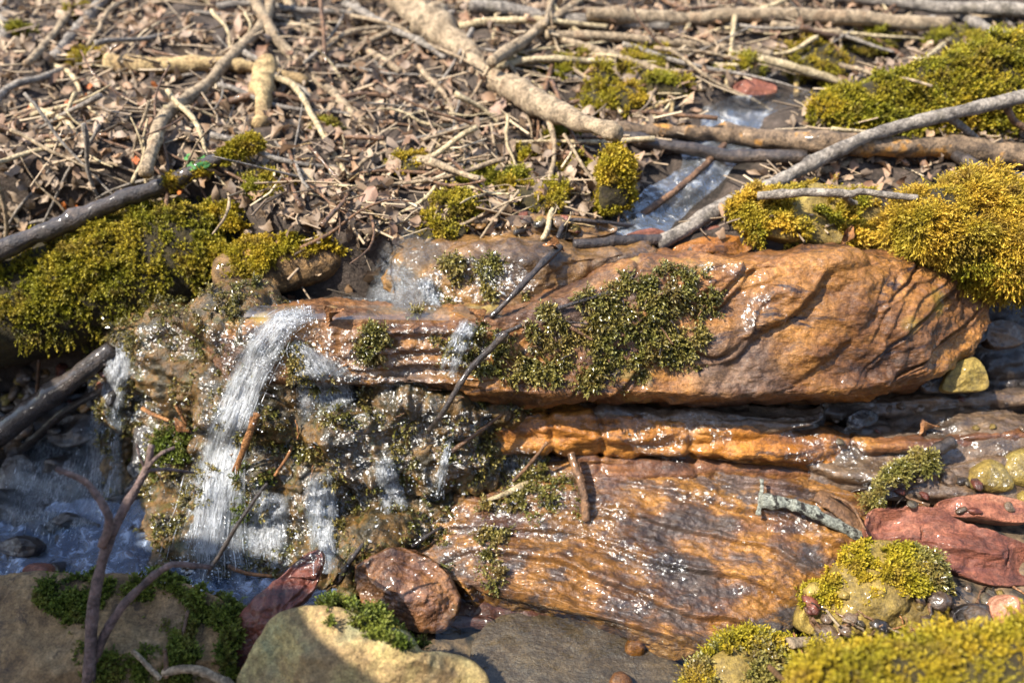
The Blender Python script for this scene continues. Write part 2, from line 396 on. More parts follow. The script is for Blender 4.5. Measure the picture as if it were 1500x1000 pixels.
def mat_glints(name):
    """Water slipping over rough rock in tiny facets that tip up and forward: clear, with small sharp glints."""
    m = NT(name); wv = m.noise(60, 3, .6, out=1)
    x = m.n('ShaderNodeVectorMath', operation='MULTIPLY_ADD'); m.l(wv, x.inputs[0]); x.inputs[1].default_value = (.012,)*3; m.l(m.P, x.inputs[2])
    def cells(scale):
        c = m.voro(scale, x.outputs[0], out='Color'); y = m.n('ShaderNodeVectorMath', operation='MULTIPLY_ADD'); m.l(c, y.inputs[0]); y.inputs[1].default_value = (1.25,)*3; y.inputs[2].default_value = (-.625-.22, -.625, -.625+.55); return y.outputs[0]
    def add(a, b):
        y = m.n('ShaderNodeVectorMath', operation='ADD'); m.l(a, y.inputs[0]); m.l(b, y.inputs[1]); return y.outputs[0]
    def lobe(scale):
        nn = m.n('ShaderNodeVectorMath', operation='NORMALIZE'); m.l(add(m.geo.outputs['Normal'], cells(scale)), nn.inputs[0])
        g = m.n('ShaderNodeBsdfGlossy'); g.inputs['Roughness'].default_value = .24; m.l(m.bump(m.noise(260, 2, .5), .35, .002, nn.outputs[0]), g.inputs['Normal']); return g.outputs[0]
    t = m.n('ShaderNodeBsdfTransparent'); t.inputs[0].default_value = (.96, .97, .97, 1)
    return m.done(m.mixs(.05, t.outputs[0], m.mixs(.5, lobe(210), lobe(340))))
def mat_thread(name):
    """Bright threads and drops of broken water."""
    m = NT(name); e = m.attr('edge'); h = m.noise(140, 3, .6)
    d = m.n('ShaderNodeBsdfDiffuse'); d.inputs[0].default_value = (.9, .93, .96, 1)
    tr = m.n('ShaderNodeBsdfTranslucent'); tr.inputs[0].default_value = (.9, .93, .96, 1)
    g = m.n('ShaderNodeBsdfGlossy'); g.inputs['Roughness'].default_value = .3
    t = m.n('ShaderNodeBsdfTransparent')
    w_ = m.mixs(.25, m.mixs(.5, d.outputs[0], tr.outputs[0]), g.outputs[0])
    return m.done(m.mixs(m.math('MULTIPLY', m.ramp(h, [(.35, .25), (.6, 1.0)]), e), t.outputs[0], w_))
def mat_spray(name, white=.5, sc=120):
    """Falling water broken into bright threads."""
    m = NT(name); u = m.attr('u'); v = m.attr('v')
    c = m.n('ShaderNodeCombineXYZ'); m.l(m.math('MULTIPLY', u, 1.0), c.inputs[0]); m.l(v, c.inputs[1]); V = m.map(scale=(10, 2.6, 1), vec=c.outputs[0]); big = m.noise(1.0, 3, .6, m.map(scale=(2.6, .9, 1), vec=c.outputs[0]), .6)
    h = m.noise(1.0, 5, .7, V, .9); h2 = m.noise(3.0, 3, .6, V, .5)
    b = m.bump(h, .9, .010); b = m.bump(h2, .7, .003, b)
    fr = m.n('ShaderNodeFresnel'); fr.inputs['IOR'].default_value = 1.45; m.l(b, fr.inputs['Normal'])
    g = m.n('ShaderNodeBsdfGlossy'); g.inputs['Roughness'].default_value = .2; m.l(b, g.inputs['Normal'])
    t = m.n('ShaderNodeBsdfTransparent'); t.inputs[0].default_value = (.93, .96, .98, 1)
    d = m.n('ShaderNodeBsdfDiffuse'); d.inputs[0].default_value = (.88, .90, .92, 1); m.l(b, d.inputs['Normal'])
    tr = m.n('ShaderNodeBsdfTranslucent'); tr.inputs[0].default_value = (.88, .90, .92, 1)
    wht = m.mixs(.4, d.outputs[0], tr.outputs[0])
    e = m.attr('edge'); f = m.math('MULTIPLY', m.math('MULTIPLY', m.ramp(h, [(.37, .05), (.58, 1.0)]), m.ramp(big, [(.30, .25), (.52, 1.0)])), m.math('MULTIPLY', e, white))
    s = m.mixs(f, t.outputs[0], wht)
    return m.done(m.mixs(m.math('MULTIPLY', fr.outputs[0], m.math('MINIMUM', m.math('MULTIPLY', e, .8), .5)), s, g.outputs[0]))

OR1, OR2, OR3 = (.50, .205, .035), (.36, .13, .024), (.16, .062, .02)
M = {}
M['slab'] = mat_rock('orange_sandstone', [(.27, (.035, .022, .016)), (.38, (.12, .062, .03)), (.47, (.27, .115, .034)), (.56, (.41, .185, .040)), (.64, (.28, .14, .056)), (.76, (.17, .09, .055))], strata=(31, 3.2), scale=11, wet=.35, tint2=((.15, .105, .08), 4.2, .52), spots=((.26, .165, .03), 7, .63), vein=((.025, .014, .012), .5), rough=.5, stain=.9, warp=.4)
M['ledge'] = mat_rock('orange_ledge', [(.25, (.06, .03, .018)), (.42, (.27, .10, .022)), (.55, (.52, .20, .03)), (.75, (.58, .27, .06))], strata=(0, 4), scale=16, wet=.7, vein=((.02, .012, .01), .4), film=40, filmk=.35)
M['ramp'] = mat_rock('banded_bedrock', [(.30, (.045, .036, .032)), (.41, (.12, .085, .066)), (.46, (.20, .10, .05)), (.51, (.42, .195, .045)), (.555, (.31, .15, .045)), (.59, (.13, .09, .07)), (.66, (.17, .115, .09)), (.74, (.40, .19, .045))], strata=(13, 2.0, .7), scale=10, warp=.5, wet=.75, vein=((.03, .022, .02), .3), film=30, filmk=.4, tint2=((.15, .065, .04), 5.5, .56), rough=.35, stain=.55)
M['wall'] = mat_rock('wet_mossy_bedrock', [(.3, (.018, .015, .009)), (.43, (.075, .055, .02)), (.53, (.22, .115, .028)), (.60, (.085, .08, .02)), (.75, (.40, .20, .05))], scale=24, wet=.3, vein=((.012, .012, .006), .4), film=110, filmk=1.0, rough=.4, cr=.12)
M['block'] = mat_rock('brown_wet_sandstone', [(.25, (.05, .032, .018)), (.42, (.16, .09, .035)), (.56, (.34, .175, .045)), (.75, (.24, .16, .085))], strata=(15, 3), scale=12, wet=1.0, vein=((.03, .02, .012), .3), film=34, filmk=.6)
M['grey'] = mat_rock('grey_brown_ledge', [(.27, (.035, .027, .02)), (.43, (.11, .075, .05)), (.56, (.20, .13, .075)), (.70, (.33, .17, .06))], strata=(4, 5), scale=16, wet=.9, film=34, filmk=.5)
M['redbrown'] = mat_rock('red_brown_layer', [(.28, (.05, .03, .02)), (.42, (.15, .065, .033)), (.53, (.25, .105, .04)), (.60, (.45, .20, .04)), (.70, (.17, .095, .055))], strata=(-6, 5), scale=15, wet=.7, film=34, filmk=.4, stain=.6)
M['red'] = mat_rock('red_sandstone', [(.30, (.09, .034, .022)), (.44, (.23, .075, .042)), (.55, (.40, .15, .08)), (.68, (.52, .26, .15))], strata=(18, 3), scale=18, wet=.25, vein=((.09, .03, .025), .3), rough=.6)
M['redwet'] = mat_rock('wet_red_stone', [(.28, (.06, .018, .013)), (.5, (.18, .052, .03)), (.72, (.34, .12, .06))], strata=(40, 3), scale=22, wet=.45, film=50, filmk=.4)
M['redround'] = mat_rock('wet_russet_stone', [(.28, (.06, .025, .015)), (.48, (.20, .085, .03)), (.7, (.42, .19, .06))], scale=16, wet=1.0, film=40, filmk=.35, tint2=((.12, .06, .07), 5, .5))
M['tan'] = mat_rock('lichened_tan_stone', [(.25, (.16, .10, .05)), (.45, (.36, .24, .10)), (.58, (.52, .40, .15)), (.75, (.42, .46, .24))], scale=13, wet=0.0, tint2=((.20, .26, .15), 6, .52), vein=((.07, .05, .03), .25), rough=.75)
M['olive'] = mat_rock('yellow_lichen_stone', [(.25, (.12, .08, .02)), (.5, (.32, .22, .045)), (.75, (.44, .33, .08))], scale=18, wet=.3, rough=.6, vein=((.06, .045, .02), .25))
M['brownrock'] = mat_rock('brown_boulder', [(.25, (.10, .065, .035)), (.5, (.32, .20, .085)), (.75, (.48, .33, .17))], scale=14, wet=0.0, rough=.8)
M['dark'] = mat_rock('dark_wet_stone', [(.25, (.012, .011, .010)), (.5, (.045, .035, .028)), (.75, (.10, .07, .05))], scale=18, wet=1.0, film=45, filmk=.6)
M['sub'] = mat_rock('streambed_stone', [(.28, (.05, .035, .024)), (.5, (.15, .10, .06)), (.72, (.30, .20, .11))], strata=(8, 3), scale=16, wet=.5, vein=((.04, .03, .02), .3))
M['bed'] = mat_rock('streambed_gravel', [(.25, (.035, .03, .022)), (.5, (.10, .08, .05)), (.75, (.2, .15, .08))], scale=40, wet=.6, film=60)
M['soil'] = mat_ground('bank_soil', [(.25, (.022, .016, .012)), (.5, (.075, .055, .04)), (.75, (.15, .11, .085))], scale=30, wet=.01, rough=.9)
M['under'] = mat_rock('moss_humus', [(.25, (.012, .010, .004)), (.5, (.05, .038, .010)), (.75, (.10, .075, .014))], scale=40, wet=0.0, rough=.9)
M['logbark'] = mat_bark('rotten_log_wood', (.06, .036, .018), (.30, .17, .06), (.42, .22, .06), wet=.2)
M['moss_green'] = mat_moss('olive_green_moss', (.03, .024, .004), (.20, .16, .010), (.52, .40, .03))
M['moss_yellow'] = mat_moss('golden_moss', (.035, .025, .004), (.30, .20, .010), (.62, .43, .03), var=.4)
M['moss_gold'] = mat_moss('orange_gold_moss', (.06, .038, .004), (.44, .27, .016), (.74, .48, .06), var=.5)
M['moss_wet'] = mat_moss('dark_wet_moss', (.028, .021, .006), (.14, .11, .018), (.40, .31, .09), wet=1.0, trans=.12, rough=.4)
M['moss_shade'] = mat_moss('fresh_green_moss', (.014, .016, .004), (.085, .10, .012), (.22, .24, .03), var=.4)
M['grey_bark'] = mat_bark('grey_bark', (.12, .10, .085), (.36, .31, .25), (.20, .17, .13), rough=.8)
M['tan_bark'] = mat_bark('tan_bark', (.18, .125, .075), (.46, .35, .22), (.32, .22, .13), rough=.8)
M['dark_bark'] = mat_bark('dark_wet_bark', (.012, .010, .010), (.07, .05, .038), (.12, .085, .06), wet=.7, rough=.5)
M['orange_bark'] = mat_bark('flaking_bark', (.05, .032, .02), (.30, .20, .115), (.50, .24, .05), wet=.15, patch=.55)
M['pale_wood'] = mat_bark('bleached_wood', (.34, .25, .13), (.62, .50, .30), rough=.75)
M['yellow_wood'] = mat_bark('yellowed_wood', (.26, .17, .07), (.58, .42, .20), (.36, .24, .11), rough=.8, patch=.5)
M['purple_bark'] = mat_bark('purplish_twig_bark', (.07, .045, .042), (.22, .145, .12), rough=.6)
M['brown_twig'] = mat_bark('brown_twig_bark', (.06, .03, .016), (.25, .13, .06), wet=.3, rough=.6)
M['lichen'] = mat_bark('lichen_crusted_bark', (.12, .12, .10), (.50, .52, .43), (.035, .03, .026), patch=.53, rough=.85, sc=4.5)
M['rust'] = mat_bark('rust_bark_sliver', (.16, .06, .02), (.42, .19, .06), wet=.3, rough=.6)
M['moss_stick'] = mat_bark('mossy_stick', (.10, .06, .02), (.27, .17, .05), (.35, .26, .03), patch=.5)
LEAFC = [(0.493, 0.336, 0.205), (0.334, 0.2, 0.112), (0.405, 0.264, 0.172), (0.229, 0.12, 0.066), (0.282, 0.192, 0.119), (0.158, 0.104, 0.063), (0.387, 0.264, 0.165), (0.088, 0.056, 0.033), (0.317, 0.232, 0.165), (0.484, 0.352, 0.224), (0.07, 0.048, 0.032), (0.264, 0.152, 0.073), (0.405, 0.296, 0.211), (0.194, 0.136, 0.092)]
M['litter'] = mat_leaf('leaf_litter_mix', LEAFC, None)
M['leafs'] = mat_leaf('dead_leaf_mix', (.13, .085, .05), (.50, .37, .25), attr=False)
M['leafpink'] = mat_leaf('pinkish_dead_leaf', (.38, .23, .16), (.44, .29, .21), attr=False)
M['leafred'] = mat_leaf('red_orange_leaf', (.50, .09, .015), (.50, .16, .03), attr=False)
M['leafgreen'] = mat_leaf('fresh_green_leaf', (.05, .19, .04), (.10, .30, .08), rough=.6, attr=False)
M['stuffwood'] = mat_leaf('twig_mix', [(.24, .17, .11), (.46, .34, .21), (.13, .09, .06), (.60, .47, .30)], None, trans=.0)
M['water'] = mat_water('stream_water_surface', sc=24, k=.5, dist=.014)
M['rapid'] = mat_water('ruffled_stream_surface', sc=34, k=.75, dist=.02, foam=(34, .52, (.42, .44, .46), .45), body=.3, bodycol=(.13, .14, .15), rough=.15, fmax=.35)
M['film'] = mat_glints('water_film')
M['topfilm'] = mat_water('smooth_water_film', sc=30, k=.5, dist=.004, stretch=(.3, 1.6, 1), rough=.2, fmax=.10, body=.10, bodycol=(.30, .24, .20))
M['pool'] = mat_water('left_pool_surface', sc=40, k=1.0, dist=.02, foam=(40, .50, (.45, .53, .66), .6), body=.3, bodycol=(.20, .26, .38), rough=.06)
M['front'] = mat_water('front_pool_surface', tint=(.80, .84, .82), sc=26, k=.4, dist=.007)
M['spray'] = mat_spray('falling_water', 1.0); M['dimfall'] = mat_spray('dim_falling_water', .15); M['softfall'] = mat_spray('shaded_falling_water', .42); M['thread'] = mat_thread('falling_water_threads')  # dimfall and softfall: less white copies that darken falls lying in shade
M['drops'] = mat_water('sparkle_drops', sc=60, k=.3, foam=(30, .3, (.8, .85, .9), .5))
# ------------------------------------------------------------------ ground
STREAM = np.array([PY(900, 345, 1.16), PY(950, 300, 1.24), PY(1005, 270, 1.30), PY(1060, 220, 1.40), PY(1090, 165, 1.52), [.62, 1.70, .5], [1.0, 1.95, .55], [1.6, 2.3, .6]])[:, :2]
def segdist(x, y, L):
    d = np.full(np.shape(x), 9.0)
    for (ax, ay), (bx, by) in zip(L[:-1], L[1:]):
        dx, dy = bx-ax, by-ay; t = np.clip(((x-ax)*dx+(y-ay)*dy)/(dx*dx+dy*dy), 0, 1)
        d = np.minimum(d, np.hypot(x-ax-t*dx, y-ay-t*dy))
    return d
def ground(x, y):
    x = np.asarray(x, float); y = np.asarray(y, float); P = np.stack([x, y, 0*x], -1)
    low = -.035+.012*noise(P, 9, 3)+.085*sstep(.50, .62, x)*sstep(1.3, .9, y)+.68*np.maximum(-y-.8, 0)*sstep(-.8, -1.6, y)-.0*x+.05*sstep(-.62, -.95, x)*sstep(.95, 1.2, y)+.06*sstep(.55, .3, y)
    bank = .365+(y-1.13)*.215+.03*fbm(P, 3.2, 3, .5, 9)*sstep(1.15, 1.5, y)+.012*fbm(P, 16, 2, .5, 4)
    edge = 1.14+.16*sstep(-.3, -.6, x)+.12*sstep(.5, .7, x)
    k = sstep(-.05, .06, y-edge)
    h = low+(bank-low)*k
    d = segdist(x, y, STREAM)
    return h-.045*np.exp(-(d/.075)**2)*sstep(1.12, 1.2, y)
def gsheet(xs, ys):
    X, Y = np.meshgrid(xs, ys, indexing='ij'); return np.stack([X, Y, ground(X, Y)], -1)
xs = np.unique(np.r_[np.linspace(-14, -1.6, 30), np.linspace(-1.6, 1.8, 300), np.linspace(1.8, 14, 30)])
ys = np.unique(np.r_[np.linspace(-6, .3, 20), np.linspace(.3, 1.9, 190), np.linspace(1.9, 3.5, 60), np.linspace(3.5, 16, 30)])
G = gsheet(xs, ys); gV = G.reshape(-1, 3); gF = quads(len(xs), len(ys))[:, ::-1]
o = obj('ground', gV, gF, M['soil'], base=(0, 0, 0)); tag(o, kind='structure'); solid(o, gV, gF)

# ------------------------------------------------------------------ bedrock ledges
def frac(x): return x-np.floor(x)
def d_slab(P):
    x, z = P[..., 0], P[..., 2]; wv = fbm(P, 5, 3, .5, 21)
    q = z*math.cos(.50)-x*math.sin(.50)+.035*wv
    s = frac(q/.062+.2); saw = np.where(s < .86, s/.86, (1-s)/.14)
    q2 = z*math.cos(.75)-x*math.sin(.75)+.03*fbm(P, 8, 2, .5, 5); s2 = frac(q2/.027); saw2 = np.where(s2 < .8, s2/.8, (1-s2)/.2)
    right = sstep(-.02, .22, x)
    am = sstep(-.5, .6, noise(P, 5.5, 8)); am2 = sstep(0, .7, noise(P, 9, 18))
    left = (1-right)*.0045*np.sin((z+.01*noise(P, 9, 3))*2*np.pi/.022)*sstep(-.26, -.2, x)*sstep(-.02, -.07, x)
    crk = np.exp(-(np.minimum(s, 1-s)/.05)**2)*sstep(-.5, .2, noise(P, 4.5, 71))
    return right*(-.013*crk-.020*saw*(.25+.75*am)-.004*saw2*am2)+left+.010*fbm(P, 7, 4, .5, 2)+.0035*fbm(P, 38, 4, .6, 6)
slab = loft('sandstone_slab', [
    (340, [(446, 1.10), (449, 1.06), (464, 1.015), (505, 1.0), (545, .99), (562, .985), (560, 1.03), (552, 1.10)]),
    (430, [(444, 1.10), (450, 1.06), (466, 1.01), (508, .99), (540, .98), (556, .975), (562, 1.03), (556, 1.10)]),
    (520, [(444, 1.10), (450, 1.06), (468, 1.005), (508, .985), (540, .975), (556, .97), (566, 1.03), (562, 1.10)]),
    (640, [(443, 1.10), (450, 1.06), (470, 1.005), (510, .985), (545, .975), (563, .97), (572, 1.03), (566, 1.10)]),
    (740, [(440, 1.10), (446, 1.06), (466, 1.01), (515, .985), (560, .97), (576, .965), (588, 1.03), (578, 1.10)]),
    (840, [(400, 1.13), (410, 1.07), (432, 1.02), (495, .99), (560, .965), (580, .963), (594, 1.03), (584, 1.10)]),
    (940, [(362, 1.17), (372, 1.09), (398, 1.035), (470, .995), (555, .965), (582, .962), (598, 1.03), (588, 1.10)]),
    (1050, [(356, 1.17), (368, 1.09), (388, 1.045), (465, 1.0), (555, .967), (583, .963), (598, 1.03), (588, 1.10)]),
    (1180, [(353, 1.17), (366, 1.09), (384, 1.05), (460, 1.01), (550, .975), (581, .968), (596, 1.03), (588, 1.10)]),
    (1290, [(356, 1.17), (368, 1.10), (388, 1.06), (460, 1.02), (540, .99), (570, .98), (588, 1.04), (580, 1.10)]),
    (1370, [(366, 1.18), (382, 1.11), (408, 1.075), (465, 1.04), (522, 1.015), (548, 1.01), (566, 1.06), (560, 1.12)]),
    (1415, [(385, 1.18), (405, 1.13), (432, 1.10), (468, 1.08), (500, 1.06), (518, 1.05), (535, 1.08), (530, 1.13)]),
], M['slab'], d_slab, nu=680, nv=320)
tag(slab, 'long orange sandstone slab with diagonal cracks, dark wet moss on its middle', 'rock slab')

def d_block(P):
    x, z = P[..., 0], P[..., 2]
    q = z*math.cos(.35)-x*math.sin(.35)+.03*fbm(P, 6, 2, .5, 31); s = frac(q/.04); saw = np.where(s < .85, s/.85, (1-s)/.15)
    return -.009*saw*sstep(-.3, .5, noise(P, 7, 3))+.010*fbm(P, 9, 4, .55, 12)+.003*fbm(P, 45, 3, .6, 16)
block = loft('rock_ledge', [
    (596, [(350, 1.22), (362, 1.15), (392, 1.115), (425, 1.09), (448, 1.08), (470, 1.08)]),
    (650, [(346, 1.22), (354, 1.15), (380, 1.105), (420, 1.08), (452, 1.065), (475, 1.06)]),
    (740, [(345, 1.22), (352, 1.15), (378, 1.10), (420, 1.075), (452, 1.062), (475, 1.06)]),
    (830, [(346, 1.22), (354, 1.15), (376, 1.10), (408, 1.085), (440, 1.075), (470, 1.07)]),
    (930, [(350, 1.23), (358, 1.16), (370, 1.125), (392, 1.12), (420, 1.12), (450, 1.12)]),
], M['block'], d_block, nu=240, nv=160)
tag(block, 'rounded brown wet rock step behind the orange slab, water trickling down its face', 'rock ledge')

def d_wall(P):
    b = np.abs(fbm(P, 13, 3, .55, 41)); y = P[..., 2]+.02*noise(P, 6, 9)
    return .030*fbm(P, 8, 3, .5, 40)+.022*b+.010*np.abs(fbm(P, 38, 3, .6, 44))-.012*np.exp(-((frac(y/.1)-.5)/.12)**2)
wall = loft('wet_rock_face', [
    (205, [(478, 1.20), (486, 1.14), (520, 1.12), (580, 1.09), (640, 1.06), (700, 1.01), (770, .97), (850, .93), (880, .93)]),
    (260, [(462, 1.18), (474, 1.10), (510, 1.07), (560, 1.04), (610, 1.01), (680, .975), (760, .92), (848, .86), (880, .86)]),
    (340, [(456, 1.12), (470, 1.04), (520, 1.015), (570, .99), (610, .965), (690, .94), (770, .89), (855, .83), (890, .83)]),
    (430, [(470, 1.10), (500, 1.02), (548, 1.0), (585, .975), (620, .955), (700, .925), (770, .88), (850, .825), (890, .82)]),
    (520, [(500, 1.10), (540, 1.02), (568, 1.0), (590, .97), (630, .95), (690, .925), (720, .93), (800, .87), (870, .82)]),
    (600, [(510, 1.10), (550, 1.02), (575, .995), (596, .968), (640, .952), (690, .935), (716, .94), (790, .88), (860, .84)]),
    (680, [(520, 1.12), (560, 1.03), (584, 1.0), (602, .97), (640, .958), (690, .945), (716, .95), (770, .92), (830, .90)]),
    (740, [(520, 1.14), (566, 1.05), (590, 1.02), (606, .99), (640, .98), (690, .97), (716, .97), (760, .96), (800, .95)]),
], M['wall'], d_wall, nu=330, nv=260, cap_out=.03)
tag(wall, 'dark mossy wet rock face left of the orange ledges, glittering under the falls', 'rock face')

def d_ledge(P):
    return .006*np.sin((P[..., 2]+.012*fbm(P, 7, 3, .5, 6))*2*np.pi/.035)+.011*fbm(P*np.array([.6, 1, 1.6]), 11, 4, .55, 51)+.004*fbm(P, 50, 3, .6, 52)
def d_ledge2(P):
    j = P[..., 0]+.03*noise(P, 8, 5)
    crk = sum(np.exp(-((j-c)/.006)**2) for c in (.115, .04, .30))
    return .45*d_ledge(P)-.007*crk+.006*np.abs(fbm(P*np.array([.7, 1, 1.6]), 16, 3, .6, 57))
l2 = loft('rock_ledge', [
    (700, [(606, 1.06), (606, 1.02), (613, .998), (632, .986), (650, .980), (660, .98), (670, 1.0), (672, 1.04)]),
    (800, [(597, 1.07), (598, 1.02), (606, .994), (628, .982), (647, .975), (655, .976), (664, 1.0), (666, 1.05)]),
    (920, [(600, 1.07), (602, 1.02), (611, .992), (632, .978), (650, .971), (659, .972), (668, 1.0), (672, 1.05)]),
    (1040, [(606, 1.07), (611, 1.02), (621, .992), (640, .978), (657, .970), (666, .971), (675, 1.0), (678, 1.05)]),
    (1150, [(612, 1.07), (621, 1.02), (632, .99), (648, .977), (664, .969), (675, .970), (684, 1.0), (684, 1.05)]),
    (1240, [(618, 1.07), (630, 1.03), (645, .998), (660, .985), (673, .977), (683, .977), (690, 1.0), (690, 1.05)]),
    (1330, [(630, 1.08), (644, 1.04), (660, 1.02), (674, 1.01), (684, 1.0), (692, 1.0), (698, 1.02), (698, 1.06)]),
], M['ledge'], d_ledge2, nu=420, nv=150, cap_back=.02)

tag(l2, 'narrow bright orange ledge in the dark gap line below the big slab', 'rock ledge')
l3 = loft('rock_ledge', [
    (850, [(662, 1.04), (663, 1.0), (668, .978), (682, .968), (698, .962), (712, .965), (722, .99)]),
    (960, [(666, 1.04), (668, 1.0), (674, .974), (690, .962), (706, .955), (718, .958), (730, .985)]),
    (1090, [(674, 1.04), (677, 1.0), (683, .974), (698, .962), (714, .955), (726, .958), (738, .985)]),
    (1200, [(682, 1.04), (686, 1.0), (692, .976), (704, .966), (716, .96), (726, .963), (736, .985)]),
    (1285, [(688, 1.04), (691, 1.01), (695, .99), (702, .982), (710, .978), (717, .98), (726, 1.0)]),
], M['redbrown'], d_ledge2, nu=300, nv=110, cap_back=.02)
tag(l3, 'thin red brown rock layer between the orange ledge and the broad ramp', 'rock ledge')
g2 = loft('rock_ledge', [
    (870, [(588, 1.10), (590, 1.06), (596, 1.02), (604, 1.00), (612, 1.0), (618, 1.03)]),
    (960, [(588, 1.10), (590, 1.06), (598, 1.015), (608, .995), (618, .99), (626, 1.02)]),
    (1080, [(588, 1.10), (590, 1.06), (598, 1.01), (610, .99), (622, .985), (632, 1.02)]),
    (1190, [(590, 1.10), (593, 1.06), (602, 1.01), (612, .995), (624, .99), (634, 1.02)]),
], M['grey'], d_ledge, nu=220, nv=90, cap_back=.02)
tag(g2, 'thin grey brown rock layer wedged just under the right half of the slab', 'rock ledge')

def d_ramp(P):
    x, y, z = P[..., 0], P[..., 1], P[..., 2]
    q = y+x*.24+.030*fbm(P*np.array([.8, 1, 1]), 5, 3, .5, 61)
    def terr(per, sh, w_=.93):
        t = frac(q/per+sh); return np.where(t < w_, t/w_, (1-t)/(1-w_))
    am = .3+.7*sstep(-.5, .4, noise(P*np.array([.5, 1, 1]), 5, 62)); am2 = sstep(-.2, .4, noise(P*np.array([.4, 1, 1.3]), 9, 66))
    return -.015*terr(.058, .1)*am-.0032*terr(.021, .4, .85)*am2+.010*fbm(P, 6, 3, .5, 63)+.004*fbm(P*np.array([.75, 1, 1.3]), 40, 4, .62, 64)
ramp = loft('bedrock_ramp', [
    (590, [(722, 1.04), (726, .985), (746, .93), (776, .895), (800, .87), (822, .85), (846, .855)]),
    (690, [(690, 1.05), (694, .985), (728, .93), (785, .865), (838, .81), (862, .785), (890, .79)]),
    (790, [(662, 1.06), (665, .995), (700, .945), (782, .86), (858, .785), (890, .755), (920, .76)]),
    (890, [(664, 1.06), (667, .995), (705, .94), (795, .845), (880, .762), (914, .73), (945, .735)]),
    (990, [(671, 1.06), (674, .995), (712, .93), (806, .832), (900, .745), (948, .702), (980, .70)]),
    (1090, [(679, 1.06), (682, .995), (718, .93), (805, .835), (896, .75), (955, .70), (985, .70)]),
    (1180, [(685, 1.06), (688, .995), (722, .93), (795, .85), (860, .79), (905, .748), (930, .75)]),
    (1270, [(690, 1.06), (694, 1.0), (724, .94), (780, .88), (830, .835), (868, .80), (890, .805)]),
    (1370, [(700, 1.06), (706, 1.01), (734, .96), (780, .91), (815, .87), (845, .845), (870, .85)]),
], M['ramp'], d_ramp, nu=560, nv=360, cap_back=.03)
tag(ramp, 'broad wet sloping bedrock with orange and grey bands at centre right', 'rock ledge')
def d_grey(P):
    return .005*np.sin((P[..., 2]+.02*fbm(P, 6, 3, .5, 8))*2*np.pi/.028)+.012*fbm(P*np.array([.6, 1, 1.4]), 9, 4, .55, 71)+.003*fbm(P, 50, 3, .6, 72)
rl = loft('rock_ledge', [
    (1195, [(590, 1.14), (600, 1.08), (622, 1.04), (648, 1.0), (676, .975), (700, .965), (720, .98)]),
    (1290, [(582, 1.16), (592, 1.09), (612, 1.045), (645, .995), (685, .955), (712, .94), (735, .95)]),
    (1400, [(572, 1.18), (584, 1.10), (604, 1.05), (640, .99), (690, .94), (722, .92), (750, .93)]),
    (1520, [(560, 1.20), (575, 1.12), (600, 1.06), (640, .99), (690, .94), (725, .915), (755, .92)]),
    (1640, [(555, 1.22), (570, 1.13), (596, 1.07), (636, 1.0), (690, .94), (725, .915), (760, .92)]),
], M['grey'], d_grey, nu=260, nv=170)
tag(rl, 'flat grey brown rock shelf with dark wet seams at the right edge', 'rock ledge')
for i, (r0, r1, Ya, mt_, lab, x0) in enumerate([(577, 604, 1.075, 'grey', 'thin dark layer at the back of the right hand shelf beside the angular yellow stone', 1215), (632, 660, 1.0, 'redbrown', 'thin rusty layer running along the middle of the right hand shelf', 1270), (672, 700, .965, 'grey', 'lowest thin layer of the right hand shelf behind the mossy twig', 1290)]):
    o = loft('rock_ledge', [(x, [(r0-1+w_, Ya+.06), (r0+w_, Ya+.01), (r0+6+w_, Ya-.012), ((r0+r1)/2+w_, Ya-.022), (r1+w_, Ya-.024), (r1+5+w_, Ya+.01)]) for x, w_ in [(x0, 8), (x0+80, 2), (x0+170, -3), (1500, -6), (1640, -10)]], M[mt_], d_ledge2, nu=240, nv=70, cap_back=.02)
    tag(o, lab, 'rock ledge')
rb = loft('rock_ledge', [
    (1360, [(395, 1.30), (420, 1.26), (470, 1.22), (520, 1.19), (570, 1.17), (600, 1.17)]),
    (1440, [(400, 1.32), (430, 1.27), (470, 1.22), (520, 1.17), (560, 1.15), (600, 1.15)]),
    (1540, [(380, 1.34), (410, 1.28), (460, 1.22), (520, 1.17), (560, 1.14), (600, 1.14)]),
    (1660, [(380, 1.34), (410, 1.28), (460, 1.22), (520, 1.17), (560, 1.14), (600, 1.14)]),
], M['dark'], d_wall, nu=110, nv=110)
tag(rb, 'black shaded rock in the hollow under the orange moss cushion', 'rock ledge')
cl = loft('rock_ledge', [
    (380, [(415, 1.34), (425, 1.24), (440, 1.17), (455, 1.15), (480, 1.15)]),
    (470, [(400, 1.36), (418, 1.24), (434, 1.16), (450, 1.14), (475, 1.14)]),
    (560, [(392, 1.38), (410, 1.22), (428, 1.15), (446, 1.13), (470, 1.13)]),
    (620, [(392, 1.38), (415, 1.22), (430, 1.15), (446, 1.13), (470, 1.13)]),
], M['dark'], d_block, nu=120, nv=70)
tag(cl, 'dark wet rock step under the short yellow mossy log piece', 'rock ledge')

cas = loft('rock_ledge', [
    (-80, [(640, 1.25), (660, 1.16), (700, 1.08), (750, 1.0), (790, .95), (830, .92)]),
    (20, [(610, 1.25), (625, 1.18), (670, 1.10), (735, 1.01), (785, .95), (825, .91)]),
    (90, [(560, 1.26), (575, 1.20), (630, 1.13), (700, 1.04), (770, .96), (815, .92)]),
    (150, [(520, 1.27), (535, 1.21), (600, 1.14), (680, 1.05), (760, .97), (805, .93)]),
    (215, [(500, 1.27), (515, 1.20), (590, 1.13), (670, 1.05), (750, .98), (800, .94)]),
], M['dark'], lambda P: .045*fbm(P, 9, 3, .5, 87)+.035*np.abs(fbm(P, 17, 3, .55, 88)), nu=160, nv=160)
tag(cas, 'dark blue shaded rocks of the side cascade at the left edge', 'rock ledge')
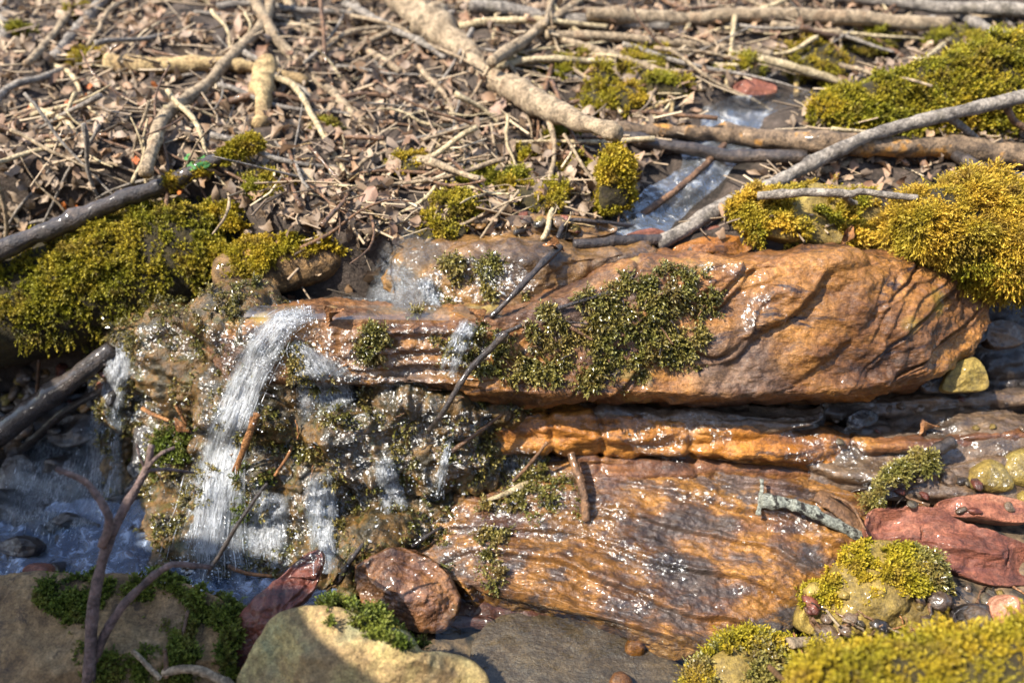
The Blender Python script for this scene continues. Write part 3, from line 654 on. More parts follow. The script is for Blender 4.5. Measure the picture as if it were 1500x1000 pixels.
# ------------------------------------------------------------------ loose stones
def S(name, label, cat, out, Y, tilt, fr, bk, mat, **k):
    o = stone(name, out, Y, tilt, fr, bk, M[mat], **k); tag(o, label, cat); return o
log = S('mossy_log', 'thick rotten log at the left edge shaggy with olive green moss', 'log',
        [(-160, 372), (0, 368), (90, 345), (180, 318), (260, 303), (318, 305), (338, 340), (345, 385), (330, 425), (300, 452), (225, 478), (150, 500), (60, 520), (-40, 545), (-160, 570)], 1.24, 38, .085, .12, 'under', seed=1, spine=.75, nt=200, nr=60, amp=.012, freq=9)
ylog = S('mossy_log', 'short log piece with golden yellow moss on top and bare orange side', 'log',
         [(318, 385), (345, 366), (400, 352), (460, 347), (500, 360), (508, 385), (480, 412), (420, 428), (360, 440), (322, 430)], 1.19, 35, .035, .05, 'logbark', seed=2, spine=.75, amp=.006)
redlong = S('red_stone', 'long dark red stone leaning up beside the falls, tip in the sun', 'stone',
            [(312, 975), (330, 940), (352, 905), (385, 868), (412, 842), (445, 812), (468, 804), (476, 820), (470, 850), (448, 880), (425, 898), (400, 935), (372, 962), (338, 990)], .672, 56, .022, .035, 'redwet', seed=5, facets=8, fk=.66, amp=.008, freq=24, nr=60, nt=200)
fl = S('boulder', 'brown boulder with dark green moss in the shaded lower left corner', 'boulder',
       [(-120, 850), (0, 846), (60, 838), (130, 842), (210, 848), (290, 862), (335, 885), (348, 925), (340, 975), (330, 1040), (200, 1090), (0, 1100), (-120, 1080)], .64, 66, .035, .15, 'brownrock', seed=6, amp=.010, freq=11, nr=60, nt=200, facets=3, fk=.8)
fr = S('boulder', 'tan lichened boulder at the bottom edge half in sun', 'boulder',
       [(352, 1010), (372, 955), (405, 905), (440, 888), (500, 888), (545, 905), (590, 925), (612, 952), (650, 955), (690, 965), (715, 1000), (700, 1060), (540, 1090), (400, 1080)], .60, 60, .04, .12, 'tan', seed=7, amp=.008, freq=16, nr=60, nt=200, facets=5, fk=.74)
rr = S('stone', 'round russet wet stone with a purplish sheen beside the front pool', 'stone',
       [(520, 835), (555, 808), (600, 800), (640, 815), (668, 850), (672, 885), (655, 915), (610, 925), (560, 905), (528, 875)], .79, 50, .04, .06, 'redround', seed=8, amp=.012, freq=17, facets=5, fk=.72, nr=60, nt=190)
rred = S('red_stone', 'big brick red stone on the right edge', 'stone',
         [(1270, 752), (1300, 742), (1370, 746), (1430, 768), (1500, 795), (1560, 820), (1560, 858), (1500, 858), (1450, 856), (1400, 838), (1330, 806), (1275, 790)], .82, 62, .022, .06, 'red', seed=9, facets=11, fk=.56, amp=.010, freq=20, nr=56, nt=180)
rred2 = S('red_stone', 'smaller dull red stone tucked behind the big brick red one', 'stone',
          [(1372, 738), (1400, 728), (1450, 722), (1500, 735), (1530, 750), (1500, 766), (1440, 762), (1390, 755)], .885, 60, .015, .04, 'red', seed=10, facets=5, fk=.72, amp=.003, freq=22)
ry = S('boulder', 'yellow mossy stone with wet glitter in the lower right', 'boulder',
       [(1168, 905), (1190, 868), (1225, 835), (1262, 795), (1300, 788), (1350, 815), (1385, 842), (1390, 880), (1350, 905), (1290, 925), (1220, 932), (1180, 928)], .745, 50, .03, .07, 'olive', seed=12, facets=5, fk=.74, amp=.008, freq=16, nr=56, nt=180)
sy = S('stone', 'small angular yellow stone jammed under the right end of the slab', 'stone',
       [(1380, 572), (1388, 545), (1402, 530), (1425, 524), (1442, 540), (1446, 568), (1420, 575)], 1.045, 45, .02, .03, 'olive', seed=13, facets=6, fk=.66, amp=.002, freq=30)
sdk = S('stone', 'little dark pebble beside the small angular yellow stone', 'stone',
        [(1346, 560), (1352, 545), (1375, 540), (1388, 552), (1384, 572), (1358, 575)], 1.05, 45, .015, .02, 'dark', seed=14, facets=4, fk=.7, amp=.002, freq=30)
sr1 = S('stone', 'yellowish rounded stone nearest the right edge above the red stones', 'stone',
        [(1418, 712), (1424, 685), (1450, 672), (1472, 690), (1478, 715), (1450, 722)], .93, 40, .02, .03, 'olive', seed=15, amp=.003, freq=24)
sr2 = S('stone', 'pale yellow stone cut by the right edge beside a rounded yellowish one', 'stone',
        [(1468, 690), (1478, 664), (1510, 656), (1540, 670), (1540, 705), (1490, 712)], .94, 40, .02, .03, 'olive', seed=16, amp=.003, freq=24)
ssub = S('rock_slab', 'flat brown stone lying in the clear front pool', 'rock slab',
         [(700, 930), (735, 902), (800, 900), (860, 912), (930, 940), (1000, 975), (1060, 1010), (1020, 1080), (880, 1090), (740, 1060), (690, 985)], .688, 87, .008, .05, 'sub', seed=17, amp=.005, freq=12, nr=60, nt=180)
mred = loft('rock_ledge', [
    (640, [(852, .90), (862, .86), (885, .80), (905, .775), (925, .78)]),
    (740, [(855, .90), (866, .86), (888, .79), (908, .76), (930, .77)]),
    (840, [(868, .88), (884, .83), (900, .78), (918, .75), (940, .76)]),
    (920, [(890, .84), (905, .80), (925, .75), (948, .725), (965, .74)]),
    (985, [(930, .80), (945, .75), (960, .72), (975, .70), (990, .71)]),
], mat_rock('dull_red_bedrock', [(.3, (.035, .02, .018)), (.5, (.15, .055, .04)), (.7, (.22, .13, .085))], strata=(5, 4), scale=18, wet=1.0, film=40, filmk=.5), d_ledge, nu=200, nv=80)
tag(mred, 'low dull red rock rim along the back of the front pool', 'rock ledge')
sor = S('pebble', 'tiny bright orange pebble at the rim of the front pool', 'pebble', [(915, 952), (920, 938), (935, 936), (944, 946), (940, 960), (925, 962)], .715, 45, .012, .012, 'ledge', seed=18, amp=.0015, freq=40, nr=20, nt=60)
sor2 = S('pebble', 'orange pebble at the bottom edge in the front pool', 'pebble', [(892, 1000), (900, 985), (915, 984), (926, 998), (915, 1012), (898, 1012)], .66, 50, .01, .012, 'ledge', seed=19, amp=.0015, freq=40, nr=20, nt=60)
spink = S('stone', 'small pale tan stone standing behind the mossy boulder at the left', 'stone', [(34, 848), (36, 830), (52, 826), (72, 832), (74, 848), (55, 856)], .76, 30, .012, .02, 'red', seed=20, facets=4, amp=.002, freq=30, nr=24, nt=70)
# far bank
rbig = S('mossy_log', 'huge sloping mossy log behind the grey sticks at upper right', 'log',
         [(1188, 165), (1225, 140), (1300, 112), (1400, 82), (1500, 55), (1640, 20), (1660, 150), (1500, 195), (1400, 205), (1280, 208), (1210, 200)], 1.50, 40, .04, .14, 'under', seed=21, spine=.8, nt=160, amp=.012, freq=7)
mmid = S('stone', 'flat stone under yellow moss just behind the top of the orange slab', 'stone',
         [(1070, 300), (1120, 280), (1200, 272), (1280, 285), (1290, 320), (1262, 352), (1235, 358), (1180, 355), (1122, 346), (1085, 322)], 1.205, 52, .012, .06, 'olive', seed=22, amp=.008, freq=10)
mgold = S('moss_cushion', 'big orange gold moss cushion overhanging the right end of the slab', 'moss',
          [(1310, 338), (1322, 310), (1358, 286), (1430, 276), (1520, 280), (1600, 300), (1600, 405), (1500, 412), (1440, 402), (1396, 386), (1345, 365)], 1.13, 48, .05, .09, 'under', seed=23, amp=.012, freq=10, nr=56, nt=180)
mfore = S('moss_cushion', 'blurred bright yellow moss mound nearest the camera, bottom right corner', 'moss',
          [(1180, 1010), (1215, 975), (1290, 958), (1380, 945), (1450, 935), (1560, 930), (1620, 1000), (1600, 1150), (1300, 1150), (1190, 1080)], .50, 62, .03, .14, 'under', seed=24, amp=.008, freq=12)
mfore2 = S('boulder', 'low boulder with wet green moss at the bottom edge left of the yellow moss mound', 'boulder',
           [(1015, 1010), (1040, 965), (1080, 940), (1130, 938), (1190, 950), (1240, 985), (1240, 1060), (1100, 1090), (1020, 1060)], .635, 60, .02, .09, 'olive', seed=25, amp=.006, freq=14)
mstump = S('mossy_stump', 'small upright moss covered stump at the stream edge', 'stump',
           [(880, 304), (880, 255), (882, 222), (902, 214), (918, 220), (922, 255), (922, 296), (900, 308)], 1.27, 25, .014, .04, 'under', seed=26, amp=.006, freq=14)
for i, (pts, Y, mt, lab) in enumerate([
    ([(690, 345), (720, 322), (790, 315), (850, 318), (905, 335), (860, 350), (770, 352)], 1.20, 'block', 'flat brown stone at the stream edge below the mossy litter'),
    ([(985, 365), (1030, 348), (1090, 345), (1105, 360), (1080, 374), (1010, 374)], 1.185, 'ledge', 'wet orange stone with a glossy rim on top of the slab'),
    ([(1010, 345), (1050, 332), (1090, 336), (1095, 350), (1050, 355)], 1.21, 'red', 'pinkish flat stone by the foot of the long grey stick'),
    ([(915, 345), (950, 335), (975, 340), (970, 352), (930, 354)], 1.20, 'red', 'rusty flat stone left of the foot of the long grey stick'),
    ([(1075, 128), (1100, 115), (1130, 122), (1135, 138), (1095, 142)], 1.60, 'red', 'reddish stone at the head of the stream'),
    ([(0, 700), (10, 672), (35, 665), (52, 690), (48, 740), (20, 765), (-10, 750)], 1.02, 'dark', 'dark wet stone at the left edge of the blue pool'),
    ([(70, 640), (95, 612), (130, 605), (150, 622), (135, 645), (95, 655)], 1.10, 'dark', 'dark wet stone below the black stick at left'),
    ([(20, 560), (60, 525), (120, 505), (165, 505), (150, 540), (90, 580), (30, 600)], 1.21, 'sub', 'flat tan stone under the mossy log'),
    ([(1180, 880), (1190, 872), (1200, 876), (1200, 890), (1186, 892)], .77, 'sub', 'pebble in the teal corner of the ramp'),
    ([(1395, 905), (1420, 885), (1460, 890), (1470, 920), (1430, 935)], .70, 'dark', 'dark wet stone between the brick red stone and the yellow moss mound'),
    ([(1450, 885), (1478, 872), (1502, 890), (1500, 925), (1465, 925)], .70, 'red', 'pinkish stone at the right edge below the brick red stone'),
    ([(1330, 930), (1352, 912), (1385, 918), (1390, 945), (1350, 955)], .69, 'redround', 'russet stone among debris in the lower right'),
    ([(480, 468), (495, 460), (512, 466), (508, 476), (488, 478)], 1.03, 'olive', 'lone orange pebble on the water lip above the falls'),
    ([(1240, 612), (1262, 600), (1285, 606), (1280, 622), (1252, 628)], 1.02, 'dark', 'dark pebble on the grey shelf under the slab'),
    ([(1378, 470), (1410, 462), (1445, 475), (1440, 500), (1400, 505)], 1.13, 'dark', 'dark brown stone in the hollow right of the slab'),
    ([(1440, 480), (1470, 470), (1500, 482), (1495, 505), (1455, 508)], 1.14, 'grey', 'purplish stone in the hollow near the right edge'),
    ([(1300, 905), (1330, 880), (1372, 870), (1384, 895), (1350, 925), (1310, 928)], .715, 'olive', 'brown underside stone beneath the yellow mossy stone'),
]):
    S('stone', lab, 'stone', pts, Y, 50, .012, .03, mt, seed=40+i, facets=4, fk=.75, amp=.003, freq=22, nr=26, nt=90)
for i, (x, y, r, Y) in enumerate([(30, 800, 26, .87), (110, 770, 30, .93), (185, 735, 24, .99), (70, 835, 18, .83), (215, 800, 20, .90), (150, 820, 15, .86), (20, 755, 22, .96)]):
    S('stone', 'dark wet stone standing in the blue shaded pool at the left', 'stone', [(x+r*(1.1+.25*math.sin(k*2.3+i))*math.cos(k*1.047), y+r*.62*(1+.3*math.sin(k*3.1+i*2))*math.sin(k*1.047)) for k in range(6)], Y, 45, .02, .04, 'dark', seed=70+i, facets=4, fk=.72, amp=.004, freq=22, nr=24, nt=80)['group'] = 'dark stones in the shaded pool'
# ------------------------------------------------------------------ moss
def sample(V, F, n, rs, ok=None):
    a = V[F[:, 0]]; b = V[F[:, 1]]; c = V[F[:, 2]]; d = V[F[:, 3]]
    nrm = np.cross(c-a, d-b); ar = np.linalg.norm(nrm, axis=1)*.5; nrm /= np.maximum(np.linalg.norm(nrm, axis=1, keepdims=True), 1e-12)
    w = ar.copy()
    if ok is not None: w = w*ok((a+c)/2)
    cs = np.cumsum(w); i = np.searchsorted(cs, rs.rand(n)*cs[-1]); i = np.minimum(i, len(F)-1)
    s, t = rs.rand(n, 1), rs.rand(n, 1)
    P = (a[i]*(1-s)+b[i]*s)*(1-t)+(d[i]*(1-s)+c[i]*s)*t
    N = nrm[i]; ctr = V.mean(0); flip = ((P-CAM)*N).sum(1) > 0
    return P, N, flip
def shoots(P, D, L, rs, leaves=9, lw=.0013, ll=.0045, curl=.5, seedk=0):
    """Feathery shoots: a bent stem at P along D, set round with pointed leaflets."""
    n = len(P); L = np.asarray(L).reshape(n, 1)
    side = np.cross(D, rs.normal(size=(n, 3))); side /= np.linalg.norm(side, axis=1, keepdims=True); s2 = np.cross(D, side)
    bend = side*curl
    V, A, B = [], [], []; rnd = rs.rand(n)
    def stemp(k): return P+D*L*k+bend*L*k*k*.6
    for j in range(leaves):
        k = .12+.88*(j+.5)/leaves; ang = j*2.4+rs.rand(n)*1.2
        out = side*np.cos(ang)[:, None]+s2*np.sin(ang)[:, None]
        a = stemp(k); tdir = D+bend*k*1.2
        dirn = out*(.95-.35*k)+tdir*(.45+.5*k); dirn /= np.linalg.norm(dirn, axis=1, keepdims=True)
        wv = np.cross(dirn, tdir); wv /= np.maximum(np.linalg.norm(wv, axis=1, keepdims=True), 1e-9)
        q = ll*(1.1-.4*k)*(.7+.6*rs.rand(n))[:, None]*(L/np.mean(L))
        mid = a+dirn*q*.45; tip = a+dirn*q-np.array([0, 0, .18])*q*rs.rand(n)[:, None]
        V.append(np.stack([a, mid+wv*lw, tip, mid-wv*lw], 1)); A.append(np.stack([np.full(n, k*.8), np.full(n, k*.9), np.full(n, min(1, k+.1)), np.full(n, k*.9)], 1)); B.append(np.repeat(rnd[:, None], 4, 1))
    sw = lw*.5                                  # the stem itself
    s0, s1, s2_ = stemp(0), stemp(.5), stemp(1.0)
    V.append(np.stack([s0-side*sw, s0+side*sw, s2_+side*sw*.4, s2_-side*sw*.4], 1)); A.append(np.tile([0, 0, .8, .8], (n, 1))); B.append(np.repeat(rnd[:, None], 4, 1))
    V = np.concatenate(V).reshape(-1, 3); F = np.arange(len(V)).reshape(-1, 4)
    return V, F, dict(tip=np.concatenate(A).ravel(), rnd=np.concatenate(B).ravel())
def moss(parent, polys, n, L=.012, mat='moss_green', up=.5, droop=0.0, edge=.55, seed=0, leaves=9, lw=.0013, ll=.0045, jit=.45, name='moss', patchy=0.0, pf=22, curl=.5, topz=None, label=None):
    rs = np.random.RandomState(seed+300); V, F = MESH[parent]
    def ok(C):
        px, py, d = project(C)
        wob = 14*fbm(C, 26, 3, .6, seed); wob2 = 14*fbm(C, 26, 3, .6, seed+50)
        r = np.zeros(len(C), bool)
        for p in (polys or []): r |= inpoly(px+wob, py+wob2, p)
        if not polys: r[:] = True
        k = r.astype(float)
        if patchy: k *= sstep(-.05, .25, fbm(C, pf, 3, .6, seed+9)+.5-patchy)
        return k
    P, N, flip = sample(V, F, n, rs, ok)
    T = CAM-P; T /= np.linalg.norm(T, axis=1, keepdims=True)
    keep = (N*T).sum(1) > -.5; P, N = P[keep], N[keep]
    m = len(P); clump = noise(P, 60, seed+3)[:, None]
    D = N*(.75)+np.array([0, 0, up])+rs.normal(size=(m, 3))*jit+np.array([0, 0, -droop])*sstep(.5, -.2, N[:, 2])[:, None]
    D /= np.linalg.norm(D, axis=1, keepdims=True)
    ln = L*(.65+.7*rs.rand(m))*(1+.45*clump[:, 0])
    big = noise(P, 24, seed+8)[:, None]; ln = ln*(1+.35*big[:, 0]); P = P+N*(.007*clump+.006*big)-N*.003
    v, f, at = shoots(P, D, ln, rs, leaves, lw, ll, curl)
    o = obj(name, v, f, M[mat], parent, smooth=False, attrs=at)
    if label: o['label'] = label
    return o
LOGP = [(-200, 340), (0, 340), (180, 300), (300, 290), (352, 320), (345, 375), (318, 398), (290, 415), (265, 412), (225, 452), (200, 470), (150, 462), (60, 490), (-40, 505), (-200, 530)]
moss(log, [LOGP], 27000, .0095, 'moss_green', up=.4, droop=.6, seed=1, jit=.65, lw=.0014, ll=.0055, patchy=-.2, pf=34)
moss(log, [[(-200, 430), (120, 420), (230, 400), (240, 440), (215, 480), (190, 490), (60, 490), (-200, 520)]], 1800, .020, 'moss_green', up=.0, droop=1.2, seed=2, jit=.35, name='moss_fringe', leaves=12)
moss(ylog, [[(315, 355), (510, 330), (515, 360), (480, 372), (440, 380), (392, 382), (378, 425), (350, 405), (318, 412)]], 5500, .010, 'moss_yellow', up=.5, droop=.6, seed=3)
GP = [(1270, 300), (1330, 240), (1640, 230), (1640, 425), (1500, 440), (1440, 438), (1390, 420), (1330, 390), (1288, 350)]
moss(mgold, None, 22000, .014, 'moss_gold', up=.35, droop=.9, seed=4, lw=.0010, ll=.0050, curl=.9, jit=.45)
moss(mgold, [[(1380, 375), (1640, 320), (1640, 450), (1400, 440)]], 3000, .018, 'moss_green', up=.0, droop=1.4, seed=5, name='moss_fringe')
moss(mmid, None, 7000, .009, 'moss_gold', up=.6, seed=6, patchy=.36)
moss(mmid, [[(1095, 305), (1270, 285), (1275, 360), (1110, 352)]], 3000, .010, 'moss_green', up=.5, droop=.4, seed=7, patchy=.4, name='moss_fringe')
moss(rbig, None, 26000, .012, 'moss_green', up=.7, seed=8, lw=.0018, ll=.006, leaves=7)
moss(rbig, None, 5000, .014, 'moss_yellow', up=.8, seed=9, patchy=.6, pf=9, lw=.0018, ll=.006, leaves=7, name='yellow_moss')  # yellower clumps scattered at random over the green
moss(mfore, None, 15000, .015, 'moss_yellow', up=.8, seed=10)
moss(mfore2, None, 7000, .012, 'moss_yellow', up=.7, seed=11, patchy=.45)
moss(mfore2, [[(1000, 930), (1260, 930), (1260, 1000), (1000, 1040)]], 3500, .012, 'moss_wet', up=.7, seed=12, patchy=.5, name='wet_moss')
moss(mstump, None, 3500, .008, 'moss_yellow', up=.3, seed=13)
moss(ry, [[(1175, 880), (1225, 830), (1260, 775), (1310, 770), (1400, 830), (1420, 880), (1370, 872), (1300, 870), (1240, 885), (1190, 900)]], 8500, .007, 'moss_yellow', up=.4, seed=14, patchy=.14, pf=40)
moss(ry, [[(1330, 790), (1420, 830), (1480, 880), (1360, 860)]], 1800, .012, 'moss_wet', up=.4, seed=15, name='wet_moss')
moss(fl, [[(130, 838), (230, 845), (300, 850), (360, 885), (350, 990), (300, 1060), (150, 1060), (110, 960), (100, 900), (40, 870), (60, 850)]], 15000, .008, 'moss_shade', up=.7, seed=16, patchy=.16)
moss(fr, [[(460, 880), (520, 845), (590, 870), (610, 945), (560, 925), (480, 900)]], 2600, .010, 'moss_shade', up=.7, seed=17, patchy=.4)
SLP = [(1030, 398), (1056, 405), (1050, 440), (1035, 500), (1040, 525), (980, 535), (930, 562), (860, 575), (780, 562), (700, 555), (640, 540), (650, 500), (700, 480), (760, 478), (840, 440), (900, 420), (960, 400)]
moss(slab, [SLP], 8000, .0085, 'moss_wet', up=.05, droop=.8, seed=18, jit=.95, lw=.0013, ll=.0050, patchy=.14, pf=48, leaves=8)
moss(slab, [[(600, 478), (690, 475), (700, 510), (620, 510)], [(440, 490), (560, 485), (540, 550), (440, 560)]], 1700, .010, 'moss_wet', up=.1, droop=.6, seed=19, jit=.6, name='wet_moss', patchy=.4)
moss(wall, None, 6500, .009, 'moss_wet', up=.1, droop=.6, seed=20, jit=.7, patchy=.62, pf=34, lw=.0014)
moss(wall, [[(345, 690), (400, 690), (405, 760), (350, 760)], [(210, 640), (280, 630), (280, 700), (215, 700)]], 1500, .010, 'moss_shade', up=.2, droop=.6, seed=21, jit=.5, name='green_moss', patchy=.35)
moss(ramp, [[(640, 690), (760, 660), (860, 680), (850, 750), (740, 755), (700, 730)], [(640, 760), (760, 780), (730, 870), (640, 840)]], 2600, .010, 'moss_wet', up=.2, droop=.3, seed=22, jit=.7, patchy=.48, pf=30)
moss(block, [[(640, 385), (760, 385), (780, 440), (640, 440)]], 700, .009, 'moss_wet', up=.1, droop=.5, seed=23, jit=.6, patchy=.46, pf=30)

# ------------------------------------------------------------------ water
def film(name, rows, mat, nu=120, nv=60, off=0.0, amp=.004, freq=25, drape=None, kind='structure', seed=0):
    """A sheet through sight-line points; drape = metres it stands proud of what lies behind it."""
    def pt(p):
        if drape is not None:
            h = hit(p[0], p[1]); return h[0]-ray(p[0], p[1])/np.linalg.norm(ray(p[0], p[1]))*(drape+(p[2] if len(p) > 2 else 0))
        return PY(*p) if p[2] < 5 else PZ(p[0], p[1], p[2]-10)
    C = np.array([[pt(p) for p in r] for r in rows])
    A = np.stack([catmull(C[:, j], nv) for j in range(C.shape[1])], 1); G = np.stack([catmull(A[i], nu) for i in range(nv)], 0)
    N = gridnormals(G); G = G+N*(amp*fbm(G, freq, 3, .5, seed))[..., None]
    o = obj(name, G.reshape(-1, 3), quads(nv, nu), M[mat], attrs=None); tag(o, kind=kind); return o
def Z(px, py, z): return (px, py, z+10)
def level(name, poly, z, mat, res=.006, amp=.002, freq=30, seed=0):
    """Standing water: the level surface inside an outline on the ground."""
    q = np.array([PZ(a, b, z)[:2] for a, b in poly]); lo, hi = q.min(0), q.max(0)
    xs = np.arange(lo[0], hi[0]+res, res); ys = np.arange(lo[1], hi[1]+res, res); X, Y = np.meshgrid(xs, ys, indexing='ij')
    P = np.stack([X, Y, 0*X], -1); P[..., 2] = z+amp*fbm(P, freq, 3, .5, seed)
    F = quads(len(xs), len(ys))[:, ::-1]; c = P.reshape(-1, 3)[F].mean(1)
    F = F[inpoly(c[:, 0], c[:, 1], q)]
    used, inv = np.unique(F, return_inverse=True)
    o = obj(name, P.reshape(-1, 3)[used], inv.reshape(F.shape), M[mat]); tag(o, kind='structure'); return o
level('pool_water', [(-260, 740), (0, 740), (150, 740), (230, 740), (300, 760), (330, 800), (420, 840), (500, 830), (520, 880), (480, 1000), (330, 960), (100, 920), (-260, 920)], .000, 'pool', amp=.013, freq=26)
level('pool_water', [(610, 1090), (640, 905), (690, 865), (760, 860), (860, 880), (960, 930), (1060, 930), (1130, 900), (1180, 850), (1230, 830), (1210, 920), (1120, 990), (1040, 1090)], .018, 'front', amp=.0016, freq=26)
# the brook coming down the bank
B = []
for px, py, w_ in [(1130, 138, 60), (1095, 165, 85), (1060, 200, 70), (1040, 240, 42), (1000, 275, 52), (955, 310, 55), (905, 345, 70)]:
    h = [hit(px+k*w_, py) for k in (-1, 0, 1)]; zc = h[1][0][2]+.012
    B.append([Z(px-w_, py+3, zc), Z(px, py, zc+.004), Z(px+w_, py-3, zc)])
film('stream_water', B, 'rapid', nu=70, nv=160, amp=.006, freq=26)
# the thin sheet over the lower lip
film('stream_water', [[(345, 448, 0), (430, 447, 0), (540, 447, 0), (640, 449, 0), (735, 446, 0)], [(345, 457, 0), (430, 457, 0), (540, 458, 0), (640, 459, 0), (735, 455, 0)], [(345, 464, 0), (430, 466, 0), (540, 468, 0), (640, 469, 0), (735, 465, 0)]], 'topfilm', drape=.006, nu=140, nv=30, amp=.0008, freq=30)
def wetfilm(parts, name='water_film', off=.0035, mat='film', amp=.0035, freq=55, nu=220, nv=180, poly=None, seed=0, thr=-.15):
    xs = np.linspace(poly[0], poly[2], nu); ys = np.linspace(poly[1], poly[3], nv)
    D = np.array([[np.linalg.norm(hit(x, y)[0]-CAM) for x in xs] for y in ys])
    for _ in range(2):
        D[1:-1, 1:-1] = np.minimum(D[1:-1, 1:-1], (D[:-2, 1:-1]+D[2:, 1:-1]+D[1:-1, :-2]+D[1:-1, 2:])/4)
    dirs = np.array([[ray(x, y) for x in xs] for y in ys]); dirs /= np.linalg.norm(dirs, axis=-1, keepdims=True)
    G = CAM+dirs*(D-off)[..., None]; G = G-dirs*(amp*fbm(G, freq, 3, .6, seed))[..., None]
    F = quads(nv, nu); X, Y = np.meshgrid(xs, ys); cx = X.ravel()[F].mean(1); cy_ = Y.ravel()[F].mean(1)
    c = G.reshape(-1, 3)[F].mean(1); k = inpoly(cx+10*noise(c, 30, 1), cy_+10*noise(c, 30, 2), parts)&(fbm(c, 14, 3, .6, seed+4) > thr)
    dd = D.ravel()[F]; k &= (dd.max(1)-dd.min(1)) < .03
    F = F[k]; used, inv = np.unique(F, return_inverse=True)
    tag(obj(name, G.reshape(-1, 3)[used], inv.reshape(F.shape), M[mat]), kind='structure')
wetfilm([(180, 480), (330, 465), (430, 480), (560, 540), (700, 590), (700, 640), (740, 680), (700, 760), (620, 800), (520, 800), (460, 830), (200, 845), (150, 800), (190, 640)], poly=(140, 460, 760, 850), nu=300, nv=200, seed=1, thr=-.02)
wetfilm([(620, 400), (660, 380), (760, 385), (800, 420), (720, 446), (630, 446)], poly=(600, 370, 820, 450), nu=120, nv=60, seed=2)
wetfilm([(430, 480), (680, 475), (720, 500), (690, 560), (440, 552)], poly=(420, 465, 730, 565), nu=150, nv=70, seed=3)
wetfilm([(760, 700), (1000, 700), (1200, 730), (1230, 800), (1100, 950), (980, 960), (860, 890), (740, 850), (690, 780)], poly=(680, 690, 1240, 965), nu=280, nv=150, seed=6, thr=.40, amp=.0015)
wetfilm([(900, 385), (1330, 385), (1400, 430), (1380, 470), (1060, 560), (1060, 440)], poly=(890, 375, 1410, 570), nu=240, nv=100, seed=7, thr=.52, amp=.0015)
wetfilm([(1180, 590), (1500, 580), (1500, 720), (1260, 730)], poly=(1170, 575, 1500, 735), nu=160, nv=80, seed=8, thr=.05, amp=.0015)
wetfilm([(700, 600), (1250, 610), (1270, 690), (700, 665)], poly=(690, 595, 1280, 700), nu=240, nv=60, seed=9, thr=.2, amp=.0015)
wetfilm([(620, 690), (760, 660), (850, 690), (840, 750), (760, 790), (730, 880), (640, 850), (600, 790)], poly=(590, 650, 870, 890), nu=150, nv=120, seed=4)
